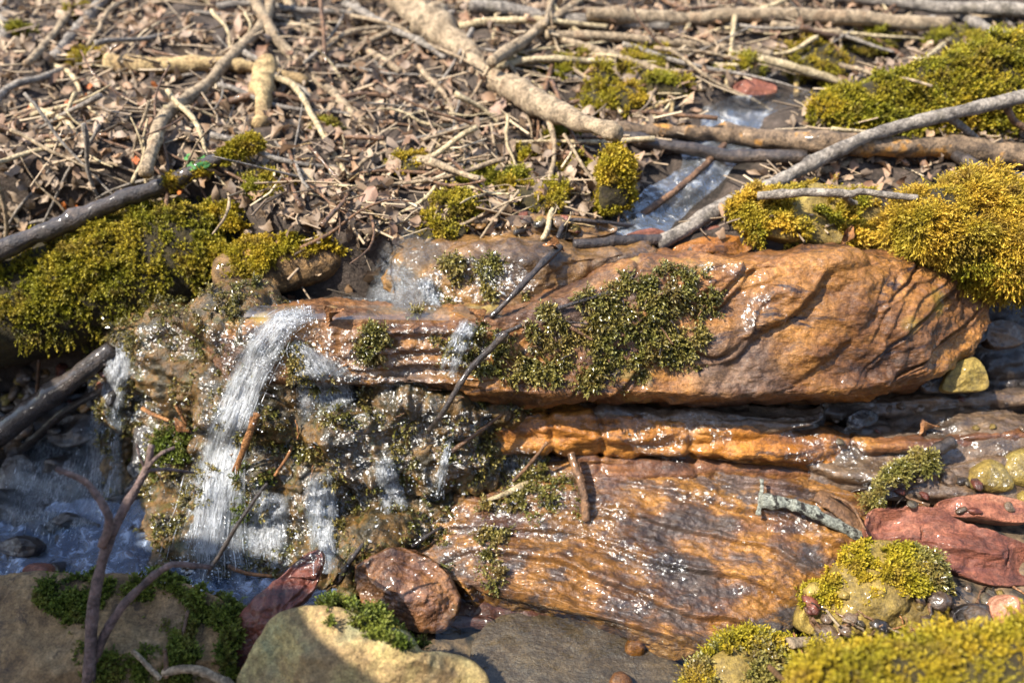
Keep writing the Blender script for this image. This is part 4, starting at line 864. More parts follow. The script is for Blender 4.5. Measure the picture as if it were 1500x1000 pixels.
def flow(name, path, mat='spray', strands=70, drape=.006, white=True, n=60, seed=0, sheet=True, drops=60, steps=26):
    """A fall: path = [(px, py, half width)]; a rippling sheet and many thin threads that follow the rock."""
    rs = np.random.RandomState(seed+900)
    p = catmull(np.array(path, float), n); T = np.gradient(p[:, :2], axis=0); T /= np.linalg.norm(T, axis=1, keepdims=True); S_ = np.stack([-T[:, 1], T[:, 0]], 1)
    hs = np.linspace(-1, 1, 9); base = np.zeros((n, 9))
    for i in range(n):
        for j, a in enumerate(hs):
            q = p[i, :2]+S_[i]*a*p[i, 2]; base[i, j] = np.linalg.norm(hit(*q)[0]-CAM)
    for _ in range(3):                          # falling water smooths out the rock's relief
        b2 = base.copy(); b2[1:-1] = np.minimum(base[1:-1], (base[:-2]+base[1:-1]*2+base[2:])/4); base = b2
        base[:, 1:-1] = (base[:, :-2]+base[:, 1:-1]*2+base[:, 2:])/4
    def at(i, a, lift):
        q = p[i, :2]+S_[i]*a*p[i, 2]; d = ray(*q); d = d/np.linalg.norm(d)
        return CAM+d*(np.interp(a, hs, base[i])-lift)
    V, F, U, W, E = [], [], [], [], []; o = 0
    s = np.linspace(-1, 1, steps)
    for lay in range(2 if white else 1):
        G = np.array([[at(i, a*(1-.12*lay), drape+.005*lay+.005*noise(np.array([a*3., i*.14, seed+9.*lay]))) for a in s] for i in range(n)])
        V.append(G.reshape(-1, 3)); F.append(quads(n, steps, base=o)); U.append(np.tile(s*p[:, 2:3]/26, 1).ravel()+5.3*lay); W.append(np.repeat(np.linspace(0, 1, n)*n*.12, steps)+3.1*lay)
        e = np.clip(1.15-np.abs(s)**2.0, 0, 1)[None]*np.clip(np.minimum(np.linspace(0, 6, n)[:, None]+.03, np.linspace(4.5, 0, n)[:, None]-.5-.9*noise(np.stack([s*2.2+seed, 0*s, 0*s], 1), 1.0, seed)[None]), 0, 1); E.append(e.ravel()); o += n*steps
    ob = obj(name, np.vstack(V), F, M[mat], attrs=dict(u=np.concatenate(U), v=np.concatenate(W), edge=np.concatenate(E))); tag(ob, kind='structure')
    V, F, E = [], [], []; o = 0
    for k in range(strands):                    # broken threads
        a0 = np.clip(rs.normal()*.55, -1.1, 1.1); i0 = rs.randint(0, n-4); ln = rs.randint(3, 8); ids = np.arange(i0, min(n, i0+ln)); m = len(ids)
        lift = drape+.002+.014*rs.rand()**2; wdt = .0003+.0008*rs.rand()**2
        ctr = np.array([at(i, a0+.05*noise(np.array([a0*3, i*.16, 1.0])), lift) for i in ids])
        wd = wdt*np.sin(np.linspace(.2, math.pi-.2, m))[:, None]
        V.append(np.stack([ctr-RT*wd, ctr-FWD*wd*1.2, ctr+RT*wd], 1).reshape(-1, 3)); F.append(quads(m, 3, base=o)); E.append(np.full(m*3, .35+.65*rs.rand())); o += m*3
    for k in range(drops):
        i = rs.randint(2, n); c = at(i, rs.normal()*.75, drape+.02*rs.rand()); r = .0004+.0009*rs.rand()**2
        th, ph = np.meshgrid(np.linspace(0, np.pi, 6), np.linspace(0, 2*np.pi, 8, endpoint=False), indexing='ij')
        g = np.stack([np.sin(th)*np.cos(ph), np.sin(th)*np.sin(ph), np.cos(th)*1.3], -1)*r+c
        V.append(g.reshape(-1, 3)); F.append(quads(6, 8, cv=True, base=o)); E.append(np.full(48, .9)); o += 48
    if V: tag(obj(name+'_spray', np.vstack(V), F, M['thread'], attrs=dict(edge=np.concatenate(E))), kind='structure')
    return ob
flow('waterfall', [(462, 459, 12), (436, 464, 16), (412, 476, 22), (390, 503, 27), (370, 540, 28), (350, 590, 28), (332, 640, 32), (318, 700, 42), (310, 760, 52), (302, 815, 64), (298, 858, 74)], strands=240, seed=1, drape=.010, drops=800, n=90, steps=34)
flow('waterfall', [(428, 500, 10), (445, 525, 22), (465, 552, 38), (480, 578, 50), (490, 600, 54)], strands=50, seed=2, drops=160)
flow('waterfall', [(470, 690, 18), (470, 740, 26), (472, 790, 20), (474, 840, 22)], strands=40, seed=3, drops=100)
flow('waterfall', [(660, 640, 5), (650, 680, 7), (640, 730, 9)], strands=30, seed=4)
flow('waterfall', [(560, 670, 18), (570, 710, 18), (580, 750, 26)], strands=40, seed=5)
flow('waterfall', [(632, 343, 40), (610, 358, 36), (580, 382, 34), (560, 412, 36)], 'dimfall', strands=8, seed=6, drape=.008, drops=4, white=False)
flow('waterfall', [(545, 408, 40), (575, 420, 40), (610, 434, 30), (640, 446, 26)], 'softfall', strands=10, seed=12, drape=.005, drops=16)
flow('waterfall', [(622, 405, 12), (628, 430, 12), (640, 452, 14)], strands=30, seed=7)
flow('waterfall', [(170, 500, 16), (172, 540, 20), (160, 590, 22), (150, 640, 26)], strands=30, seed=8)
flow('waterfall', [(90, 640, 50), (75, 690, 60), (60, 740, 60), (45, 790, 70)], 'softfall', strands=60, drops=30, seed=9, drape=.006)
flow('waterfall', [(165, 600, 24), (150, 650, 30), (140, 710, 44), (120, 770, 60), (110, 800, 60)], 'softfall', strands=60, drops=30, seed=14, drape=.006)
flow('waterfall', [(400, 720, 26), (390, 770, 34), (385, 830, 40)], strands=40, seed=10, drops=120)
flow('waterfall', [(690, 470, 14), (670, 505, 16), (650, 550, 18)], strands=30, seed=11)

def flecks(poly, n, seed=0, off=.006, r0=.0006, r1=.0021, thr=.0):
    """Drops, bubbles and white specks painted as sun sparkle on the wet rock."""
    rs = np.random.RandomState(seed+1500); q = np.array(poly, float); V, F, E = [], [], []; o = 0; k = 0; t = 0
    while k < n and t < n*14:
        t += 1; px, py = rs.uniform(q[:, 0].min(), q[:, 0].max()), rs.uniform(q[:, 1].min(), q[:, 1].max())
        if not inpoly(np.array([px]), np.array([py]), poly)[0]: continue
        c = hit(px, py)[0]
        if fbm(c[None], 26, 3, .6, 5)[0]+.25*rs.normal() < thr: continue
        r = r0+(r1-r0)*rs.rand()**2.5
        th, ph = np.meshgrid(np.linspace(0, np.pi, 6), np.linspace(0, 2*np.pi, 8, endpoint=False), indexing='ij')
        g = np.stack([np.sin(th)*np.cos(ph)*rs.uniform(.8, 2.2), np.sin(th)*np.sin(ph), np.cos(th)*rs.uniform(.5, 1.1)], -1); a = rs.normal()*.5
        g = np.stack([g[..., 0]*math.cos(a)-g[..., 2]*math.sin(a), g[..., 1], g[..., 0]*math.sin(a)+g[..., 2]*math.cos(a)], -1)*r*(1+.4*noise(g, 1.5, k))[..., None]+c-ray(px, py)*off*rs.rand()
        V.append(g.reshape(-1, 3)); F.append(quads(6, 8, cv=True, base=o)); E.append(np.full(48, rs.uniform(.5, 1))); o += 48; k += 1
    tag(obj('sparkle_drops', np.vstack(V), np.vstack(F), M['thread'], attrs=dict(edge=np.concatenate(E))), 'drops, bubbles and white painted sun sparkle on the wet rocks', 'water drops', kind='stuff')
flecks([(180, 490), (330, 470), (430, 480), (560, 560), (700, 600), (740, 680), (700, 740), (620, 790), (480, 800), (280, 830), (170, 830), (200, 640)], 420, 1, thr=.3)  # pale flecks painted where the wet face sparkles in the sun
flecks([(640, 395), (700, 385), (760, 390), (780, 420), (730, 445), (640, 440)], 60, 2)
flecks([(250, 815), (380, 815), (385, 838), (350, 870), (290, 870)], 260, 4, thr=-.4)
# ------------------------------------------------------------------ sticks, traced one by one
G_ = 'grey_bark'; T_ = 'tan_bark'
def K(name, label, pts, w0, w1, mat, cat='stick', **k): return stick(name, label, cat, pts, w0, w1, M[mat], seed=len(o_path)*7+1, **k)
b = K('fallen_branch', 'thick grey tan branch slanting from top centre down to the stream', [(560, -50), (600, 10, .03), (660, 60, .02), (720, 110, .02), (790, 152, .02), (840, 178, .02), (905, 196)], 42, 24, T_, 'branch', n=110, ns=20, knob=.22)
K('side_branch', None, [(722, 88, .02), (770, 58, .05), (805, 28, .07), (850, -8, .09)], 14, 11, T_, parent=None) if False else None
K('branch', 'forked tan branch crossing the thick slanting branch at top centre', [(718, 92, .05), (770, 62, .05), (806, 30, .05), (880, -20, .05)], 16, 11, T_, 'branch')
K('twig', 'upright twig forking up at top centre', [(798, 36, .05), (806, 10, .05), (818, -20, .05)], 8, 7, T_, 'twig')
K('branch', 'crooked grey brown branch at upper left coming down to a point on the litter', [(400, -30, .06), (388, 30, .06), (345, 80, .05), (300, 122, .03), (265, 150, .02), (238, 175, .02), (225, 215, .01), (212, 256)], 15, 17, T_, 'branch', n=60)
K('branch', 'long thin tan branch bending from upper left to the mossy litter in the middle', [(360, -30, .04), (395, 45, .04), (430, 85, .02), (480, 130, .02), (530, 180, .015), (560, 212, .015), (625, 236, .01), (700, 262)], 17, 8, T_, 'branch', n=60)
K('log', 'pale yellow lit broken log lying across the upper left litter', [(160, 92), (220, 98, .01), (270, 96, .01), (335, 92, .01), (370, 98, .01), (450, 116)], 24, 12, 'yellow_wood', 'log', n=60, ns=14, knob=.3)
K('broken_stub', 'pale yellow broken stub standing below the lit log', [(388, 95, .02), (386, 130, .02), (380, 182)], 30, 24, 'yellow_wood', 'branch stub', n=30, ns=14, knob=.3)
K('branch', 'grey branch in the top left corner slanting up to the edge', [(78, 86), (110, 48, .02), (160, -15, .03)], 13, 14, G_, 'branch')
K('branch', 'dark grey branch cut by the left edge at the top', [(4, -20, .02), (8, 60)], 14, 16, G_, 'branch')
K('twig', 'pale twig dropping from the top edge left of centre', [(410, -20, .02), (450, 44, .02), (500, 66, .01), (545, 78), (585, 104)], 13, 9, T_, 'twig')
K('twig', 'curved brown twig left of the thick slanting branch', [(640, 66), (610, 76, .01), (588, 92, .01), (572, 112)], 11, 8, 'brown_twig', 'twig')
K('twig', 'thin grey twig between the litter and the bent tan branch', [(520, 70), (560, 100, .01), (575, 120)], 7, 6, G_, 'twig')
K('straw', 'short pale straw beside the bent tan branch', [(500, 122), (562, 108)], 6, 6, 'pale_wood', 'straw')
K('twig', 'arched pale twig below the bent tan branch', [(518, 256), (535, 235, .01), (570, 222)], 6, 5, T_, 'twig')
K('branch', 'long dark barked branch with a yellow mossy end rising from the left edge', [(-60, 392), (0, 368, .02), (80, 335, .025), (150, 306, .03), (215, 280, .035), (260, 262, .04), (300, 242, .04), (340, 225, .04), (380, 208, .04)], 26, 15, 'dark_bark', 'branch', n=90, ns=14, knob=.2)
longb = list(o_path)[-1]
# upper right poles
K('pole', 'long smooth pale pole lying across the top right', [(860, 22, .03), (1000, 27, .03), (1150, 22, .03), (1250, 28, .03), (1390, 36, .02)], 20, 18, 'tan_bark', 'pole', n=60)
K('pole', 'grey pole along the top edge right of centre', [(690, 8, .02), (760, 18, .02), (860, 30, .02), (980, 40)], 20, 13, G_, 'pole')
K('pole', 'thin tan pole just below the long smooth pale pole', [(800, 52, .02), (880, 55, .02), (1000, 66, .02), (1130, 82)], 13, 12, T_, 'pole')
K('pole', 'slanting tan pole ending by the yellow moss in the upper right', [(815, 58, .03), (880, 78, .03), (950, 98, .02), (1032, 130)], 11, 10, T_, 'pole')
K('pole', 'pale split pole above the head of the stream', [(1070, 80, .02), (1150, 96, .02), (1236, 124)], 13, 9, 'pale_wood', 'pole')
K('pole', 'tan pole across the litter in the top right', [(1130, 38, .02), (1230, 50, .02), (1300, 62)], 11, 12, T_, 'pole')
K('pole', 'grey pole along the very top edge at right', [(1180, -8, .03), (1300, 2, .03), (1420, 12, .03), (1540, 16, .03)], 14, 16, G_, 'pole')
K('branch', 'grey branch sloping down at the top right corner', [(1400, 18, .03), (1450, 42, .03), (1540, 70, .03)], 11, 12, G_, 'branch')
K('straw', 'upright pale straw left of the tall bleached one', [(984, 98), (1000, 58, .02), (1016, 14, .04)], 5, 7, 'pale_wood', 'straw', wob=.001)
K('straw', 'tall upright bleached straw above the head of the stream', [(1064, 134), (1070, 80, .03), (1076, 24, .06)], 6, 6, 'pale_wood', 'straw', wob=.001)
K('straw', 'pale straw leaning on the huge mossy log', [(1330, 106), (1392, 58, .03)], 6, 7, 'pale_wood', 'straw', wob=.001)
K('straw', 'short straw leaning over the yellow stump of moss', [(908, 164), (896, 135, .02), (884, 108, .03)], 6, 5, 'pale_wood', 'straw')
K('straw', 'bent yellow straw over the brook, its left half', [(930, 172), (985, 148, .02)], 6, 6, 'yellow_wood', 'straw')
K('straw', 'short upright yellow straw at the left of the brook head', [(980, 180), (986, 148, .02)], 7, 6, 'yellow_wood', 'straw')
K('straw', 'small yellow straw standing at the foot of the split pole', [(1165, 142), (1166, 100, .02)], 7, 6, 'yellow_wood', 'straw')
K('straw', 'pair of pale straws at the top centre, left one', [(680, 42), (682, 8, .02)], 7, 6, 'pale_wood', 'straw')
K('straw', 'taller pale straw at the top centre beside a short one', [(724, 66), (727, 10, .03)], 7, 6, 'pale_wood', 'straw')
K('twig', 'pale twig at right angles on the moss below the poles', [(845, 118), (900, 120)], 6, 5, T_, 'twig')
# sticks across the brook
K('branch', 'big flaking orange brown branch lying level across the brook at right', [(880, 186, .03), (940, 190, .035), (1010, 192, .04), (1080, 197, .045), (1160, 206, .05), (1230, 208, .05), (1320, 214, .055), (1400, 218, .055), (1470, 226, .055), (1560, 240, .05)], 18, 34, 'orange_bark', 'branch', n=90, ns=18, knob=.22, mode='hit', lift=.0)
K('branch', 'dark wet branch lying under the big flaking branch in the brook', [(890, 195, .01), (950, 208, .015), (1010, 218, .02), (1080, 230, .02), (1180, 232, .02)], 16, 18, 'dark_bark', 'branch', n=50, ns=14)
K('branch', 'dark fork splitting off the flaking branch towards the right edge', [(1400, 228, .05), (1450, 248, .05), (1500, 262, .045), (1560, 280, .04)], 14, 16, 'dark_bark', 'branch')
gs = K('branch', 'long grey stick rising from the slab top to the right edge', [(962, 358), (1000, 338, .015), (1050, 306, .02), (1110, 280, .03), (1160, 254, .035), (1210, 230, .04), (1290, 193, .05), (1400, 165, .055), (1560, 130, .05)], 24, 15, 'grey_bark', 'branch', n=90, ns=14, mode='lin')
K('branch', 'grey side stick lying level on the moss beside the long grey stick', [(1110, 286, .03), (1165, 284, .03), (1240, 284, .03), (1270, 279, .03), (1345, 290, .02)], 13, 9, 'grey_bark', 'branch', n=50)
K('twig', 'short grey twig under the level grey side stick', [(1238, 288, .02), (1262, 300, .01), (1300, 304)], 9, 7, 'grey_bark', 'twig')
K('twig', 'grey twig hanging below the long stick near the right edge', [(1385, 172, .05), (1408, 186, .05), (1436, 205, .04)], 10, 8, 'grey_bark', 'twig')
K('twig', 'brown twig at the right edge below the long grey stick', [(1472, 150, .05), (1486, 178, .05), (1520, 200, .04)], 9, 8, 'brown_twig', 'twig')
K('stick', 'tan stick lying between the level grey stick and the flaking branch', [(1205, 250, .01), (1260, 234, .015)], 10, 12, T_)
K('stick', 'brown stick leaning down into the brook', [(1060, 214, .03), (1030, 246, .04), (985, 284, .03), (938, 316)], 9, 11, 'brown_twig')
K('stick', 'black wet stick lying flat at the top of the slab', [(818, 350), (835, 325, .003), (880, 325, .003), (955, 332, .003)], 7, 6, 'dark_bark', mode='hit')
K('log', 'purplish wet log end lying along the slab top', [(838, 356), (900, 357, .004), (965, 355)], 16, 17, 'dark_bark', 'log', ns=14)
K('straw', 'pale straw on top of the flaking branch', [(1218, 190, .06), (1250, 193, .06), (1282, 198, .06)], 6, 4, 'pale_wood', 'straw')
# sticks on the slab
K('stick', 'dark stick slanting down the rock step with a leaf at its top', [(820, 362, .02), (770, 410, .03), (718, 462)], 11, 8, 'dark_bark', lift=.004, mode='lin')
K('stick', 'twisted dark grey stick hanging over the slab in front of the gap', [(742, 486, .012), (715, 512, .015), (690, 540, .02), (668, 575, .03), (648, 608, .03), (628, 632)], 11, 8, 'dark_bark', lift=.004)
K('twig', 'dark twig lying on the moss along the slab top', [(818, 450, .006), (850, 440, .006), (895, 426)], 7, 5, 'dark_bark', 'twig', mode='hit')
K('twig', 'short dark twig bridging to the twisted stick', [(728, 494, .006), (765, 476, .006)], 8, 6, 'dark_bark', 'twig', mode='hit')
K('twig', 'pale twig caught in the dark moss on the slab', [(838, 478, .008), (868, 496, .008)], 6, 4, 'brown_twig', 'twig', mode='hit')
K('stick', 'brown peg of a stick standing against the ramp', [(838, 664, .012), (846, 690, .012), (856, 722, .01), (860, 762)], 12, 13, 'brown_twig', lift=.004)
K('stick', 'pale stick fallen at the wet moss on the ramp', [(706, 733), (738, 718, .008), (772, 704)], 5, 11, 'pale_wood', lift=.006)
K('twig', 'dark twig leaning above the pale stick on the ramp', [(752, 704, .004), (778, 676, .01), (802, 646, .01)], 5, 5, 'brown_twig', 'twig', lift=.006)
K('twig', 'fine brown twig along the left end of the orange ledge', [(660, 662), (690, 640, .006), (735, 608, .006)], 7, 4, 'brown_twig', 'twig', lift=.006)
K('twig', 'dark twig above the russet round stone', [(604, 798), (628, 782, .006), (650, 770)], 7, 4, 'dark_bark', 'twig', lift=.006)
K('bark_sliver', 'long rust coloured bark sliver beside the main fall', [(346, 696, .01), (358, 655, .015), (377, 606, .012)], 6, 11, 'rust', 'bark', lift=.012, flat=.4)
K('twig', 'thin rust coloured twig next to the bark sliver', [(342, 690, .01), (366, 610, .015)], 4, 4, 'rust', 'twig', lift=.014)
K('twig', 'thin rusty twig fallen at the left of the rock face', [(208, 598), (248, 616, .006)], 6, 4, 'rust', 'twig', lift=.008)
K('twig', 'short rusty twig standing above an orange chip at left', [(256, 592, .004), (274, 622, .006)], 5, 4, 'rust', 'twig', lift=.008)
K('twig', 'orange twig in the foam left of the dark red stone', [(336, 826), (365, 836, .004), (402, 840)], 6, 5, 'rust', 'twig', lift=.006)
K('twig', 'rusty twig among the wet moss right of the main fall', [(402, 700), (418, 672, .005), (428, 650)], 5, 4, 'rust', 'twig', lift=.006)
K('stick', 'thick black wet stick slanting in from the left edge', [(-60, 668), (0, 632, .02), (60, 590, .03), (120, 545, .03), (168, 508)], 36, 22, 'dark_bark', n=50, ns=16, lift=.02)
K('stick', 'thin dark stick below the thick black one at left', [(30, 660), (85, 612, .01), (150, 572)], 12, 10, 'dark_bark')
K('twig', 'rusty upright twig on the tan stone under the mossy log', [(53, 578), (57, 525, .02)], 5, 4, 'brown_twig', 'twig')
K('bark_stick', 'stick crusted in pale lichen lying on the ramp at right', [(1116, 732, .01), (1160, 738, .015), (1200, 754, .015), (1262, 786)], 21, 13, 'lichen', 'stick', lift=.008, ns=16, knob=.25)
K('bark_chip', 'pale lichen flake standing at the left end of the crusted stick', [(1113, 700, .012), (1112, 722, .014), (1108, 752, .008)], 6, 8, 'lichen', 'bark', lift=.008, ns=12, knob=.3, flat=.5)
K('bark_chip', 'brown curled bark beside the lichen crusted stick', [(1195, 722, .008), (1225, 740, .014), (1262, 775, .008)], 26, 30, 'brown_twig', 'bark', lift=.0, ns=16, flat=.4)
K('twig', 'thin arched twig around the curled bark', [(1215, 728, .02), (1245, 742, .025), (1268, 775, .02)], 4, 3, 'brown_twig', 'twig')
K('wood_chip', 'flat weathered wood piece at the lower right by the yellow moss', [(1160, 944, .01), (1220, 940, .012), (1290, 955, .01)], 16, 14, T_, 'wood', lift=.01, flat=.5)
K('twig', 'brown twig lying on the low green boulder at the bottom edge', [(1125, 975, .006), (1165, 1010, .006)], 8, 7, 'brown_twig', 'twig', lift=.006)
# near twigs at lower left
t = stick('twig', 'tall purplish forked twig standing in front of the mossy boulder', 'twig', None, 17, 9, M['purple_bark'], path=catmull(np.array([PY(125, 1080, .56), PY(130, 1000, .58), PY(136, 900, .62), PY(150, 820, .655), PY(180, 748, .69), PY(213, 690, .72), PY(222, 652, .735)]), 70), ns=14, knob=.1, seed=3)
def tw(label_, pts, w0, w1, mat='purple_bark', par=t): return stick('side_twig', label_, None, None, w0, w1, M[mat], parent=par, path=catmull(np.array([PY(*p) for p in pts]), 40), ns=10, knob=.12, seed=len(o_path))
tw(None, [(150, 800, .66), (160, 762, .67), (148, 735, .68), (128, 708, .69), (104, 695, .69), (82, 686, .69)], 12, 6)
tw(None, [(213, 690, .72), (240, 687, .73), (285, 692, .74)], 6, 3)
tw(None, [(215, 685, .72), (235, 665, .73), (256, 655, .74)], 6, 4)
tw(None, [(213, 690, .72), (205, 668, .725), (200, 650, .73)], 4, 3)
t2 = stick('twig', 'angled dark ended twig reaching over the pool from the mossy boulder', 'twig', None, 13, 7, M['purple_bark'], path=catmull(np.array([PY(118, 1060, .575), PY(140, 962, .60), (PY(175, 893, .63)), PY(215, 852, .65), PY(240, 832, .66), PY(256, 826, .665), PY(285, 828, .675), PY(310, 830, .68)]), 70), ns=12, knob=.12, seed=5)
tw(None, [(306, 833, .68), (318, 818, .685), (350, 765, .70), (380, 722, .715), (391, 708, .72)], 7, 4, 'dark_bark', t2)
tw(None, [(312, 826, .68), (303, 842, .68)], 6, 2, 'dark_bark', t2)
K('twig', 'small upright straw in the green moss of the shaded boulder', [(262, 944, .004), (272, 895, .02)], 5, 5, 'brown_twig', 'twig')
K('twig', 'short pale twig slanting at the foot of the tall forked twig', [(192, 952, .015), (232, 994, .015)], 6, 7, T_, 'twig')
K('twig', 'grey twig along the bottom edge before the dark red stone', [(238, 985, .012), (275, 980, .015), (310, 990, .012), (360, 1020, .01)], 10, 12, T_, 'twig')
K('twig', 'short upright peg rising from the bottom twig', [(243, 992, .014), (241, 950, .03)], 6, 5, 'brown_twig', 'twig')
K('twig', 'dark twig at the left of the russet round stone', [(494, 850), (512, 820, .01), (530, 796)], 8, 6, 'dark_bark', 'twig')
# unseen trunk added out of frame, its outline shaped to shade the lower left
E1 = np.cross([0, 0, 1], TOSUN); E1 /= np.linalg.norm(E1); E2 = np.cross(TOSUN, E1)
tp = catmull(np.array([E1*u_+E2*v_+TOSUN*1.25 for u_, v_ in [(-2.5, -.80), (-1.9, -.58), (-1.44, -.45), (-1.2, -.34), (-1.0, -.35), (-.9, -.29), (-.8, -.16), (-.7, -.13), (-.6, -.07), (-.4, .05), (0, .3)]]), 90)
tv, tf = tube(tp, np.linspace(.20, .17, 90), 28, .12, 9)
tag(obj('shade_trunk', tv, tf, M['grey_bark']), 'unseen leaning trunk added out of frame to shade the lower left', 'shade caster')
# ------------------------------------------------------------------ litter, tufts, pebbles
def leaf_grid(rs, L=.035, W=.02, curl=.8, nl=8, nw=5):
    a = np.linspace(0, 1, nl); b = np.linspace(-1, 1, nw)
    wd = np.sin(np.pi*np.clip(a*.94+.03, 0, 1))**.8*(1+.35*rs.uniform(-1, 1)*np.cos(a*9+rs.rand()*6))
    k1, k2, tw = rs.normal()*curl, rs.normal()*curl, rs.normal()*.7
    G = np.zeros((nl, nw, 3))
    for i, t in enumerate(a):
        y = b*wd[i]*W*.5*(1+.12*rs.normal(size=nw)); z = (y/(W*.5))**2*W*.28*k1+np.abs(y)*.3*rs.normal()*.4
        x = (t-.5)*L; zz = z+L*.3*k2*((t-.5)**2*2)+.0015*rs.normal(size=nw)
        ang = tw*(t-.5); G[i, :, 0] = x; G[i, :, 1] = y*math.cos(ang)-zz*math.sin(ang); G[i, :, 2] = y*math.sin(ang)+zz*math.cos(ang)
    return G
def frame(n, rs, tilt=.5):
    z = n+rs.normal(size=3)*tilt; z /= np.linalg.norm(z); a = rs.normal(size=3); x = a-z*(a@z); x /= np.linalg.norm(x); return np.stack([x, np.cross(z, x), z], 1)
rs = np.random.RandomState(77)
def quat(Mx): return Matrix(Mx.tolist()).to_quaternion()
protos = []
for i in range(14):
    g = leaf_grid(rs, rs.uniform(.018, .042), rs.uniform(.010, .023), .9); protos.append(mesh_data('dead_leaf', g.reshape(-1, 3), quads(8, 5), M['leafs']))
def inst(name, mesh, P, N, label, cat, group, sc=1.0, tilt=.5, lift=.004):
    o = bpy.data.objects.new(name, mesh); COL.objects.link(o); o.location = P+N*lift; o.rotation_mode = 'QUATERNION'; o.rotation_quaternion = quat(frame(N, rs, tilt)); o.scale = (sc,)*3
    return tag(o, label, cat, group)
BANK = [(-20, -20), (1520, -20), (1520, 60), (1200, 120), (1000, 160), (880, 250), (880, 345), (500, 350), (350, 300), (0, 372), (-20, 372)]
n = 0
while n < 290:
    px, py = rs.uniform(-10, 1510), 350*rs.rand()**.6
    if not inpoly(np.array([px]), np.array([py]), BANK)[0]: continue
    h = ghit(px, py)
    if h is None: continue
    inst('dead_leaf', protos[rs.randint(14)], h[0], h[1], 'dry curled brown dead leaf in the litter on the bank', 'leaf', 'dead leaves in the bank litter', rs.uniform(.7, 1.2), .45, rs.uniform(.004, .014)); n += 1
red = mesh_data('red_leaf', leaf_grid(rs, .022, .013, .8).reshape(-1, 3), quads(8, 5), M['leafred'])
for px, py in [(104, 160), (140, 130), (228, 134), (98, 300), (118, 303), (182, 315), (132, 150), (270, 280), (48, 165), (202, 234)]:
    h = hit(px, py); inst('red_leaf', red, h[0], h[1], 'small red orange leaf glowing in the litter at upper left', 'leaf', 'red orange leaves at upper left', rs.uniform(.7, 1.2), .6, .012)
pk = mesh_data('pink_leaf', leaf_grid(rs, .05, .032, .8).reshape(-1, 3), quads(8, 5), M['leafpink'])
for (px, py), lab in [((358, 138), 'large pale pink dead leaf left of the yellow broken stub'), ((540, 300), 'pale pink leaf in the mossy litter above the short yellow mossy log'), ((725, 165), 'pinkish leaf lying under the thick slanting branch'), ((590, 55), 'pale curled leaf beside the curved brown twig')]:
    h = hit(px, py); inst('dead_leaf', pk, h[0], h[1], lab, 'leaf', None, 1.0, .5, .012)
# the small leaf scraps nobody could count
V, F, RN = [], [], []; o_ = 0
tries = 17000
X = rs.uniform(-1.9, 2.2, tries); Y = 1.12+1.9*rs.rand(tries)**1.1; Z_ = ground(X, Y)
ok = (segdist(X, Y, STREAM) > .075) & (Y > np.where(X < -.45, 1.27, 1.16))
e = .01; NX = -(ground(X+e, Y)-ground(X-e, Y))/(2*e); NY = -(ground(X, Y+e)-ground(X, Y-e))/(2*e)
bank_leaves = [leaf_grid(rs, rs.uniform(.016, .042), rs.uniform(.009, .022), 1.0, 5, 3) for _ in range(40)]
for i in np.nonzero(ok)[0]:
    g = bank_leaves[rs.randint(40)]*rs.uniform(.6, 1.3); nn = np.array([NX[i], NY[i], 1.0]); nn /= np.linalg.norm(nn)
    p = g.reshape(-1, 3)@frame(nn, rs, .55).T+np.array([X[i], Y[i], Z_[i]])+nn*rs.uniform(.002, .02)
    V.append(p); F.append(quads(5, 3, base=o_)); RN.append(np.full(15, rs.rand())); o_ += 15
o = obj('leaf_litter', np.vstack(V), np.vstack(F), M['litter'], attrs=dict(rnd=np.concatenate(RN)), base=(0, 1.5, .4)); tag(o, 'matted grey brown leaf scraps covering the bank', 'leaf litter', kind='stuff')
V, F, RN = [], [], []; o_ = 0
for i in range(5200):
    x, y = rs.uniform(-1.8, 2.0), 1.13+1.5*rs.rand()**1.2
    if segdist(np.array(x), np.array(y), STREAM) < .07 or y < (1.25 if x < -.45 else 1.15): continue
    z = float(ground(x, y)); L = rs.uniform(.015, .13); a = rs.uniform(0, 6.28); el = rs.normal()*.22
    d = np.array([math.cos(a)*math.cos(el), math.sin(a)*math.cos(el), abs(math.sin(el))]); c = np.array([x, y, z+rs.uniform(.004, .022)])
    b_ = np.cross(d, [0, 0, 1]); b_ /= np.linalg.norm(b_); c2 = c+b_*L*.12*rs.normal()
    P = np.array([c-d*L/2, c2, c+d*L/2]); r = rs.uniform(.0007, .0026)
    up = np.cross(b_, d); R_ = np.array([[P[k]+b_*r*math.cos(t)+up*r*math.sin(t) for t in (0, 2.1, 4.2)] for k in range(3)])
    V.append(R_.reshape(-1, 3)); F.append(quads(3, 3, cv=True, base=o_)); RN.append(np.full(9, rs.rand())); o_ += 9
o = obj('twig_litter', np.vstack(V), np.vstack(F), M['stuffwood'], attrs=dict(rnd=np.concatenate(RN)), base=(0, 1.5, .4)); tag(o, 'fine broken stems scattered through the bank litter', 'twig litter', kind='stuff')
